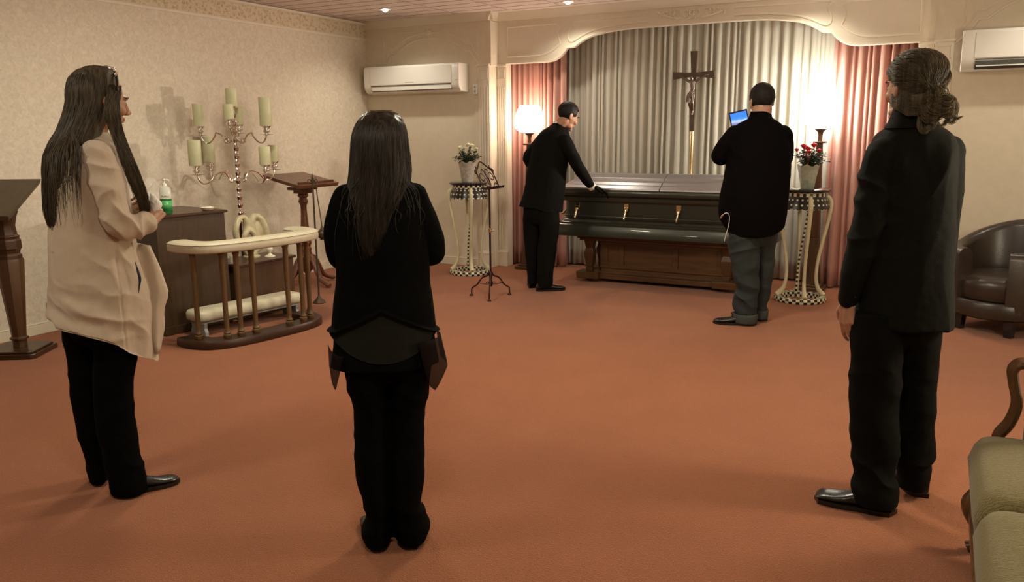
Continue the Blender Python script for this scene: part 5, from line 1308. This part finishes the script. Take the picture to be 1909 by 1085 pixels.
# ================= man in the dark suit at right =================
def man_suit():
    R = person('grey-haired man in a dark suit with low ponytail, standing at right', -.066, 3.417, .0193)
    hm = hairmat('greying_brown_hair', (.032, .025, .014), (.15, .12, .075), .5)
    hm2 = hairmat('lighter_brown_hair', (.035, .026, .014), (.20, .16, .095), .5)
    F = fr(42, 2); hc = Vector((-.062, .0, 1.642))
    b = MB(); T = head(b, hc, F, 1.02, neck_to=(-.045, -.01, 1.47), neck_r=.06)
    b.loft([(-.045, 0, 1.50, .065, .065), (-.04, 0, 1.44, .12, .08), (-.035, 0, 1.30, .12, .10), (-.035, 0, 1.1, .12, .10), (-.035, 0, .92, .12, .10), (-.04, 0, .80, .12, .09)])
    b.poly([(-.145, -.06, 1.40), (-.180, -.09, 1.13), (-.222, -.07, .86)], [.045, .038, .028]); b.poly([(.07, .05, 1.40), (.09, .08, 1.13), (.10, .09, .88)], [.045, .038, .028])
    b.poly([(-.09, -.03, .82), (-.10, -.07, .45), (-.06, -.11, .08)], [.055, .045, .034]); b.poly([(.03, .05, .82), (.04, .07, .45), (.06, .10, .08)], [.055, .045, .034])
    hand(b, (-.224, -.072, .835), (.10, -.02, -1), (.6, .75, 0), -1, .35, s=1.02, curls=[.30, .38, .42, .48])
    hand(b, (.10, .09, .86), (0, 0, -1), (-.6, -.5, 0), 1, .35)
    fused(b, 'body', M['skin'], R, vox=.0042, smooth=3)
    face_parts(R, T, 1.02, hm)
    t = MB()
    t.loft([(-.035, 0, .98, .14, .11), (-.04, 0, .86, .155, .12), (-.045, 0, .74, .155, .11), (-.045, 0, .66, .10, .06)])
    t.loft([(-.115, -.04, .80, .09, .10), (-.110, -.05, .72, .095, .10), (-.103, -.06, .536, .095, .088), (-.098, -.07, .42, .092, .082), (-.088, -.08, .314, .090, .080), (-.078, -.09, .2, .088, .082), (-.080, -.095, .15, .082, .085), (-.070, -.10, .105, .092, .092), (-.064, -.105, .075, .088, .088), (-.060, -.11, .04, .080, .082)], n=36)
    t.loft([(.025, .04, .80, .09, .10), (.030, .05, .72, .088, .10), (.035, .06, .536, .082, .086), (.045, .07, .42, .080, .08), (.050, .08, .314, .078, .078), (.060, .09, .2, .082, .078), (.058, .095, .155, .072, .08), (.066, .10, .105, .066, .08), (.064, .10, .07, .064, .078), (.064, .10, .045, .06, .075)], n=36)
    fused(t, 'trousers', M['black_suit'], R, vox=.006, smooth=2, disp=folds(.008, (4, 4, 9), 1, many(crease((-.05, -.15, .15), .10, .009, (.5, 0, 1), 42), crease((.10, .02, .2), .10, .006, (-.4, 0, 1), 42), crease((.0, -.10, .50), .12, .004, (.7, 0, 1), 45))))
    shoe(R, (.012, -.115), 176, .30, W=.052, H=.09, square=True); shoe(R, (.108, .10), 120, .30, W=.052, H=.09, square=True)
    j = MB().loft([(-.048, 0, 1.535, .066, .062), (-.046, .0, 1.505, .090, .078), (-.044, 0, 1.475, .128, .088), (-.040, .0, 1.43, .150, .102), (-.036, 0, 1.36, .158, .118), (-.036, 0, 1.25, .160, .124), (-.032, 0, 1.12, .160, .122), (-.028, 0, 1.0, .166, .124), (-.022, 0, .88, .172, .128), (-.018, .0, .79, .176, .130), (-.017, .0, .745, .176, .130)], n=48)
    j.ball((-.135, -.055, 1.405), (.070, .062, .068), 20, 14); j.ball((.068, .045, 1.405), (.072, .062, .068), 20, 14)
    j.poly(crom([(-.145, -.06, 1.39), (-.158, -.085, 1.26), (-.172, -.10, 1.13), (-.195, -.095, 1.0), (-.222, -.075, .845)], 4), [.066, .066, .064, .063, .062, .061, .060, .059, .058, .056, .054, .052, .050, .047, .044, .041, .039], 20)
    j.poly(crom([(.075, .05, 1.39), (.090, .065, 1.26), (.094, .08, 1.13), (.100, .085, 1.0), (.10, .09, .87)], 4), [.064, .064, .063, .062, .061, .059, .057, .055, .054, .052, .05, .048, .046, .044, .043, .042, .040], 20)
    vent = lambda p: (-.010*math.exp(-((p.x+.20)/.006)**2) if False else 0)
    jo = fused(j, 'suit_jacket', M['charcoal_suit'], R, vox=.006, smooth=2, disp=folds(.010, (6, 6, 2.6), 5, many(crease((-.17, -.14, 1.30), .10, .009, (.6, 0, 1), 62), crease((-.16, -.14, 1.12), .09, .010, (-.5, 0, 1), 62), crease((-.08, -.10, 1.36), .09, .006, (1, 0, .3), 60), crease((.06, -.08, 1.36), .09, .006, (1, 0, -.25), 60))))
    MB().loft([(-.050, -.006, 1.572, .066, .062), (-.050, -.006, 1.568, .070, .066), (-.048, -.004, 1.535, .080, .074), (-.046, -.002, 1.500, .100, .084)], n=32).build('jacket_collar', M['charcoal_suit'], jo, ang=70)
    bt = MB()
    for k in range(4): bt.ball((-.196+.001*k, -.108, .862+.017*k), (.006, .004, .006), 10, 6)
    bo = bt.build('cuff_buttons', M['black_leather'], jo)
    MB().tube([(-.2155+.0105*cos(a*PI/6), -.088+.0105*sin(a*PI/6), .722+.0) for a in range(12)], .0014, 6, closed=True).build('ring', M['chrome'], R) if False else None
    # beard edge and hair
    def keep(p): return not ((p.y > .045 and p.z < .085) or (p.z < .0 and p.y > -.005) or (p.y > .075) or (abs(p.x) > .045 and p.y > .012 and p.z < .03) or p.z < -.075)
    hair_cap(R, T, 1.02, hm, (.085, .105, .097), (0, -.016, .040), keep, thick=.012, rough_=.012, seed=2)
    def gd(t, rnd):
        # wavy locks combed back from the temple to the low tie at the nape
        s_ = 1 if rnd.random() < .35 else -1
        if rnd.random() < .35: # crown and back
            x_ = rnd.uniform(-.9, .9); k_ = 1.01+.04*rnd.random(); g0 = rnd.uniform(.95, 1.5); P = []
            for k in range(8):
                q = k/7; g_ = g0+(3.75-g0)*q; w_ = x_*(1-.75*q**2)
                P.append(Vector((.085*k_*sin(w_), -.016+.104*k_*cos(g_)*cos(w_), .040+.097*k_*sin(g_)*cos(w_*.9))))
        else:
            e0 = rnd.uniform(-.75, 1.25); f0 = (rnd.uniform(.45, .75)+.35*max(0, .6-e0)) if e0 > .15 else rnd.uniform(1.45, 1.7); P = []; k_ = 1.01+.05*rnd.random()
            for k in range(8):
                q = k/7; f_ = f0+(PI-.05-f0)*q; e_ = e0*(1-q**1.3)-.62*q**1.6
                P.append(Vector((s_*.085*k_*sin(f_)*cos(e_), -.016+.104*k_*cos(f_)*cos(e_), .040+.097*k_*sin(e_))))
            P.append(Vector((s_*.01, -.118, -.06)))
        return [tuple(T @ (p*1.02)) for p in P]
    strands(R, 'hair_strands', gd, hm, 2200, 4, .0009, .016, wave=.007)
    def tail(t, rnd):
        base = T @ Vector((rnd.uniform(-.03, .03), -.112, -.035+rnd.uniform(-.05, .05)))
        g = int(t*14); rg = random.Random(g+50)                      # fourteen separate curls
        e = Vector((.035+rg.uniform(-.055, .06), -.085+rg.uniform(-.02, .02), 1.515+rg.uniform(-.035, .045))); hr = rg.uniform(.012, .024); n_ = rg.uniform(1.2, 2.2)*(1 if rg.random() < .5 else -1); a0 = rg.uniform(0, 6); P = [tuple(base)]
        hr *= rnd.uniform(.75, 1.15)
        for k in range(1, 11):
            q = k/10; c_ = base.lerp(e, q**.8); a = a0+n_*2*PI*q; h_ = hr*min(1, q*2.5)
            P.append((c_.x+h_*cos(a)+rnd.uniform(-.002, .002), c_.y+h_*.6*sin(a*.9+1)-.012*sin(PI*q), c_.z+h_*sin(a)+.012*sin(PI*q)))
        return P
    strands(R, 'ponytail_curls', tail, hm2, 800, 6, .0009, .006)
    MB().ball(T @ Vector((0, -.058, -.045)), (.072, .050, .058), 24, 16, F).build('nape_mass', hm, R, ang=180)
    def nape(t, rnd):
        q = rnd.random(); s_ = -1 if rnd.random() < .75 else 1
        j_ = rnd.uniform(-.022, .045); p0 = Vector((s_*.083, -.022+.03*(rnd.random() < .3), -.02-.04*q)); p1 = Vector((s_*.076, -.045, -.050+j_-.02*q)); p2 = Vector((s_*.055, -.080, -.078+j_)); p3 = Vector((0, -.112, -.085+j_*.5))
        return [tuple(T @ p) for p in (p0, p1, p2, p3)]
    strands(R, 'nape_hair', nape, hm, 1900, 16, .0011, .010, wave=.003)
    # short grey beard along the jaw
    def bd_(t, rnd):
        s_ = -1 if rnd.random() < .7 else 1; q = rnd.random(); p = Vector((s_*(.062-.045*q), -.005+.085*q, -.055-.045*q))+Vector((0, rnd.uniform(-.008, .008), rnd.uniform(-.012, .02)))
        return [tuple(T @ p), tuple(T @ (p+Vector((s_*.004, .0, -.016)))), tuple(T @ (p+Vector((s_*.002, .004, -.03))))]
    strands(R, 'beard', bd_, hairmat('grey_beard', (.06, .05, .03), (.22, .18, .12), .6), 130, 14, .0009, .003)
    return R
man_suit()

# ================= man holding up the tablet =================
def man_tablet():
    R = person('heavyset man in black shirt and rolled jeans holding up a tablet', -1.247, 6.344, .1941)
    hm = mat('short_dark_hair', (.012, .009, .007), .65, var=.4, vscale=60, bump=.4, bscale=200, spec=.25)
    F = fr(24, 4); hc = Vector((.003, .03, 1.70))
    b = MB(); T = head(b, hc, F, 1.06, jaw=1.12, neck_to=(.005, .0, 1.55), neck_r=.072)
    b.loft([(0, 0, 1.58, .075, .07), (0, 0, 1.50, .15, .10), (0, 0, 1.36, .19, .15), (0, 0, 1.15, .21, .17), (0, 0, .95, .21, .17), (-.01, 0, .80, .17, .14), (-.01, 0, .70, .15, .12)])
    LA = crom([(-.175, -.01, 1.45), (-.235, .01, 1.375), (-.275, .04, 1.305), (-.25, .13, 1.34), (-.215, .27, 1.39)], 3); RA = crom([(.17, .04, 1.45), (.185, .12, 1.34), (.17, .20, 1.27), (.07, .29, 1.34), (-.04, .34, 1.40)], 3)
    b.poly(LA, [.05]*6+[.04]*7, 12); b.poly(RA, [.05]*6+[.04]*7, 12)
    b.poly([(-.09, -.03, .76), (-.07, -.05, .45), (-.04, -.06, .08)], [.09, .06, .04]); b.poly([(.08, .05, .76), (.09, .07, .45), (.09, .09, .08)], [.085, .06, .04])
    hand(b, (-.215, .285, 1.40), (.10, .75, .55), (.75, -.55, .0), -1, .35, s=.95); hand(b, (-.045, .35, 1.41), (-.1, .75, .55), (-.75, -.55, 0), 1, .35, s=.95)
    fused(b, 'body', M['skin2'], R, vox=.005, smooth=3)
    face_parts(R, T, 1.06, hm)
    jean = mat('grey_blue_denim', (.016, .021, .020), .85, var=.25, vscale=5, bump=.4, bscale=260)
    jcuff = mat('denim_inside', (.042, .047, .043), .85, var=.15, vscale=9, bump=.4, bscale=260)
    t = MB()
    t.loft([(-.01, 0, .95, .18, .15), (-.012, 0, .80, .20, .16), (-.015, 0, .72, .185, .14), (-.015, 0, .62, .12, .08)])
    t.loft([(-.085, -.03, .78, .11, .12), (-.085, -.04, .70, .108, .12), (-.075, -.05, .606, .115, .11), (-.062, -.055, .52, .110, .10), (-.052, -.06, .438, .104, .095), (-.040, -.06, .35, .096, .09), (-.034, -.06, .268, .090, .088), (-.044, -.06, .20, .094, .088), (-.048, -.06, .138, .093, .088), (-.038, -.06, .09, .080, .082)], n=36)
    t.loft([(.075, .04, .78, .095, .12), (.085, .05, .70, .090, .12), (.088, .06, .606, .072, .10), (.092, .065, .52, .072, .092), (.092, .07, .438, .070, .088), (.090, .075, .35, .066, .084), (.084, .08, .268, .062, .08), (.078, .085, .20, .062, .08), (.074, .09, .138, .050, .078), (.078, .09, .09, .048, .075)], n=36)
    fused(t, 'jeans', jean, R, vox=.0065, smooth=2, disp=folds(.010, (5, 5, 8), 2, many(crease((-.08, -.14, .56), .12, .009, (-.6, 0, 1), 48), crease((-.08, -.13, .22), .12, .009, (.5, 0, 1), 46))))
    for (u, v, z, a, w) in ((-.036, -.06, .055, .086, .088), (.082, .09, .062, .050, .08)):
        MB().loft([(u, v, z-.032, a, w), (u, v, z-.028, a+.004, w+.004), (u, v, z+.030, a+.006, w+.006), (u, v, z+.034, a, w)], n=32, sub=2).build('jeans_cuff', jcuff, R, ang=50)
    shoe(R, (.050, -.075), 180, .325, W=.054, H=.085); shoe(R, (.118, .09), 150, .30, W=.052, H=.085)
    blk = mat('black_cotton_shirt', (.0030, .0022, .0021), .9, bump=.3, bscale=250, spec=.06)
    s = MB().loft([(.003, 0, 1.60, .072, .072), (.0, .0, 1.575, .10, .085), (-.004, .0, 1.545, .150, .10), (-.004, .0, 1.50, .188, .125), (-.002, .0, 1.42, .212, .155), (.004, 0, 1.33, .228, .175), (.002, 0, 1.22, .238, .19), (-.008, 0, 1.10, .246, .20), (-.018, 0, .98, .253, .205), (-.024, .0, .87, .257, .20), (-.018, 0, .79, .240, .19), (-.010, 0, .70, .215, .175)], n=48)
    shem = lambda p: interp([(-.29, .85), (-.25, .80), (-.20, .735), (-.1, .70), (.05, .695), (.14, .715), (.20, .75), (.24, .80)], p.x)
    s.poly(LA, [.080, .080, .079, .078, .077, .076, .074, .070, .066, .062, .058, .054, .050], 20); s.poly(RA, [.078]*6+[.07, .068, .064, .06, .056, .052, .05], 18)
    fused(s, 'shirt', blk, R, vox=.0065, smooth=3, disp=folds(.007, (5, 5, 3), 7, many(crease((-.16, -.12, 1.33), .12, .005, (.5, 0, 1), 45), crease((-.20, -.10, 1.00), .10, .004, (.3, 0, 1), 45))), post=lower_hem(shem))
    MB().loft([(.004, .0, 1.632, .070, .068), (.004, 0, 1.628, .076, .072), (.003, .0, 1.600, .082, .078), (.002, 0, 1.58, .088, .082)], n=32).build('shirt_collar', blk, R, ang=60)
    def keep(p): return not ((p.y > .038 and p.z < .075) or (p.z < .015 and p.y > .0) or (p.y > .082) or (p.z < -.070+.02*(abs(p.x)/.07)))
    hair_cap(R, T, 1.06, hm, (.085, .106, .097), (0, -.013, .040), keep, thick=.010, rough_=.004)
    # white cable from the hip pocket
    MB().tube([(-.235, -.175, .865), (-.215, -.20, .885), (-.190, -.205, .875), (-.185, -.20, .82), (-.198, -.19, .75), (-.212, -.175, .69), (-.216, -.17, .665)], .0021, 6, smooth=5).build('cable', M['plastic'], R)
    MB().cap((-.248, -.165, .845), (-.236, -.178, .865), .007, .006).build('cable_plug', M['brass'], R)
    # tablet: a thing of its own, held
    wx = lambda u, v, z: tuple(R.matrix_basis @ Vector((u, v, z)))
    tb = thing('tablet', 'tablet with lit blue screen held up by the man in jeans', 'tablet', (0, 0, 0)); 
    bpy.context.view_layer.update()
    tb.matrix_world = R.matrix_world @ Matrix.Translation((-.152, .445, 1.547)) @ Matrix.Rotation(math.radians(6), 4, 'Z') @ Matrix.Rotation(math.radians(-13), 4, 'Y') @ Matrix.Rotation(math.radians(-8), 4, 'X')
    MB().box(-.074, .074, -.004, .004, -.105, .105).build('case', M['black_gloss'], tb, bevel=.0035, seg=3)
    scr = bpy.data.materials.new('video_call_screen'); scr.use_nodes = True; nt = scr.node_tree; N = nt.nodes; L = nt.links; p = N['Principled BSDF']; p.inputs['Base Color'].default_value = (.01, .01, .012, 1); p.inputs['Roughness'].default_value = .1
    tc_ = N.new('ShaderNodeTexCoord'); sx = N.new('ShaderNodeSeparateXYZ'); L.new(tc_.outputs['Object'], sx.inputs[0])
    mr = N.new('ShaderNodeMapRange'); mr.inputs[1].default_value = -.09; mr.inputs[2].default_value = .09; L.new(sx.outputs[2], mr.inputs[0])
    n_ = N.new('ShaderNodeTexNoise'); n_.inputs['Scale'].default_value = 16; L.new(tc_.outputs['Object'], n_.inputs['Vector'])
    ad = N.new('ShaderNodeMath'); ad.operation = 'MULTIPLY_ADD'; L.new(n_.outputs[0], ad.inputs[0]); ad.inputs[1].default_value = .35; L.new(mr.outputs[0], ad.inputs[2])
    cr_ = N.new('ShaderNodeValToRGB'); e = cr_.color_ramp.elements; e[0].position = .3; e[0].color = (.02, .02, .05, 1); e[1].position = 1.0; e[1].color = (.03, .16, .75, 1)
    for pos, c in ((.62, (.03, .04, .12, 1)), (.78, (.35, .42, .80, 1)), (.88, (.04, .22, .85, 1))): q = e.new(pos); q.color = c
    L.new(ad.outputs[0], cr_.inputs[0]); L.new(cr_.outputs[0], p.inputs['Emission Color']); p.inputs['Emission Strength'].default_value = 1.6
    MB().box(-.064, .064, -.0052, -.0038, -.092, .092).build('screen', scr, tb, smooth=False)
    return R
man_tablet()

# ================= man bending over the coffin =================
def man_bending():
    R = person('dark-haired man in black suit and gloves leaning over the coffin', -3.337, 6.865, .4524)
    hm = mat('black_short_hair', (.010, .008, .007), .6, var=.4, vscale=60, bump=.25, bscale=200, spec=.25)
    F = fr(-62, 24); hc = Vector((.255, .0, 1.630))
    b = MB(); T = head(b, hc, F, 1.02, neck_to=(.165, 0, 1.53), neck_r=.056)
    b.loft([(.16, 0, 1.55, .06, .06), (.14, 0, 1.48, .10, .11), (.11, 0, 1.36, .13, .13), (.07, 0, 1.2, .13, .13), (.03, 0, 1.0, .13, .12), (.01, 0, .85, .13, .12)])
    RA = crom([(.225, -.125, 1.40), (.295, -.105, 1.28), (.350, -.06, 1.175), (.420, .06, 1.07), (.485, .155, .985)], 4)
    LA = crom([(.02, .14, 1.42), (-.06, .12, 1.33), (-.115, .11, 1.245), (-.03, .19, 1.13), (.08, .24, 1.05)], 3)
    b.poly(RA, [.042]*9+[.032]*8, 12); b.poly(LA, [.042]*7+[.032]*6, 12)
    b.poly([(.065, -.05, .80), (.072, -.06, .45), (.045, -.07, .08)], [.055, .045, .034]); b.poly([(-.06, .05, .80), (-.075, .07, .45), (-.082, .08, .08)], [.055, .045, .032])
    fused(b, 'body', M['skin2'], R, vox=.0045, smooth=3)
    face_parts(R, T, 1.02, hm)
    g = MB(); hand(g, (.488, .16, .985), (.80, .45, -.30), (-.25, .1, -.9), -1, .45, s=1.24, curls=[.35, .42, .5, .55]); g.cap((.48, .15, .995), (.50, .168, .975), .033, .03, 16)
    fused(g, 'glove', M['black_suit'], R, vox=.0035, smooth=2)
    g = MB(); hand(g, (.09, .245, 1.045), (.8, -.1, -.4), (0, -.4, -.8), -1, .5, s=1.1); fused(g, 'glove', M['black_suit'], R, vox=.0045, smooth=2)
    t = MB()
    t.loft([(.01, 0, .98, .14, .13), (.01, 0, .85, .165, .14), (.008, 0, .74, .165, .13), (.0, 0, .64, .10, .08)])
    t.loft([(.06, -.05, .80, .10, .10), (.078, -.055, .70, .100, .10), (.084, -.06, .573, .092, .095), (.064, -.06, .44, .092, .09), (.056, -.065, .314, .086, .085), (.044, -.07, .18, .078, .082), (.044, -.07, .079, .072, .08), (.042, -.07, .05, .070, .078)], n=32)
    t.loft([(-.06, .05, .80, .10, .10), (-.068, .055, .70, .100, .10), (-.074, .06, .573, .092, .09), (-.072, .07, .44, .084, .085), (-.074, .075, .314, .072, .08), (-.078, .08, .18, .060, .076), (-.082, .08, .079, .048, .074), (-.082, .08, .05, .046, .072)], n=32)
    fused(t, 'trousers', M['black_suit'], R, vox=.0065, smooth=3, disp=folds(.005, (4, 4, 8), 11))
    shoe(R, (-.045, -.075), 12, .285, W=.047); shoe(R, (-.120, .08), 40, .285, W=.047)
    j = MB().loft([(.170, 0, 1.575, .055, .055), (.158, 0, 1.545, .078, .08), (.140, 0, 1.505, .122, .115), (.125, 0, 1.46, .150, .14), (.112, .0, 1.39, .180, .155), (.090, 0, 1.28, .185, .160), (.062, 0, 1.15, .186, .155), (.048, .0, 1.02, .188, .15), (.028, 0, .90, .196, .155), (.008, 0, .82, .206, .16), (.0, 0, .75, .21, .16)], n=48)
    jhem = lambda p: interp([(-.22, .812), (-.05, .800), (.08, .755), (.15, .725), (.22, .72)], p.x)
    j.poly(RA, [.066, .066, .065, .064, .062, .060, .059, .058, .057, .056, .054, .052, .050, .048, .046, .044, .042], 18); j.poly(LA, [.062, .06, .058, .056, .055, .055, .054, .052, .05, .048, .046, .044, .042], 18)
    jo = fused(j, 'suit_jacket', M['black_suit'], R, vox=.0065, smooth=3, disp=folds(.005, (6, 6, 3), 12, many(crease((.30, -.12, 1.28), .08, .005, (.3, 0, 1), 55))), post=lower_hem(jhem))
    # white collar and cuff
    cm = mat('white_shirt_cotton', (.75, .72, .62), .7)
    q = MB(); Cm = Matrix.Translation((.176, 0, 1.572)) @ Matrix.Rotation(.5, 4, 'Y')
    q.lathe([(.050, -.02), (.054, -.018), (.054, .002), (.052, .005), (.050, .002)], n=28, M=Cm, cap=True); q.build('shirt_collar', cm, R)
    d = (Vector((.485, .155, .985))-Vector((.420, .06, 1.07))).normalized(); rot = d.to_track_quat('Z', 'Y').to_matrix().to_4x4()
    q = MB(); q.lathe([(.036, -.018), (.0425, -.016), (.0425, .020), (.036, .022)], n=24, M=Matrix.Translation((.486, .156, .984)) @ rot); q.build('shirt_cuff', cm, R)
    def keep(p): return not ((p.y > .045 and p.z < .082) or (p.z < .012 and p.y > .0) or (p.y > .088) or (p.z < -.045))
    hair_cap(R, T, 1.02, hm, (.080, .105, .093), (0, -.012, .042), keep, thick=.010, rough_=.0025, seed=5)
    return R
man_bending()
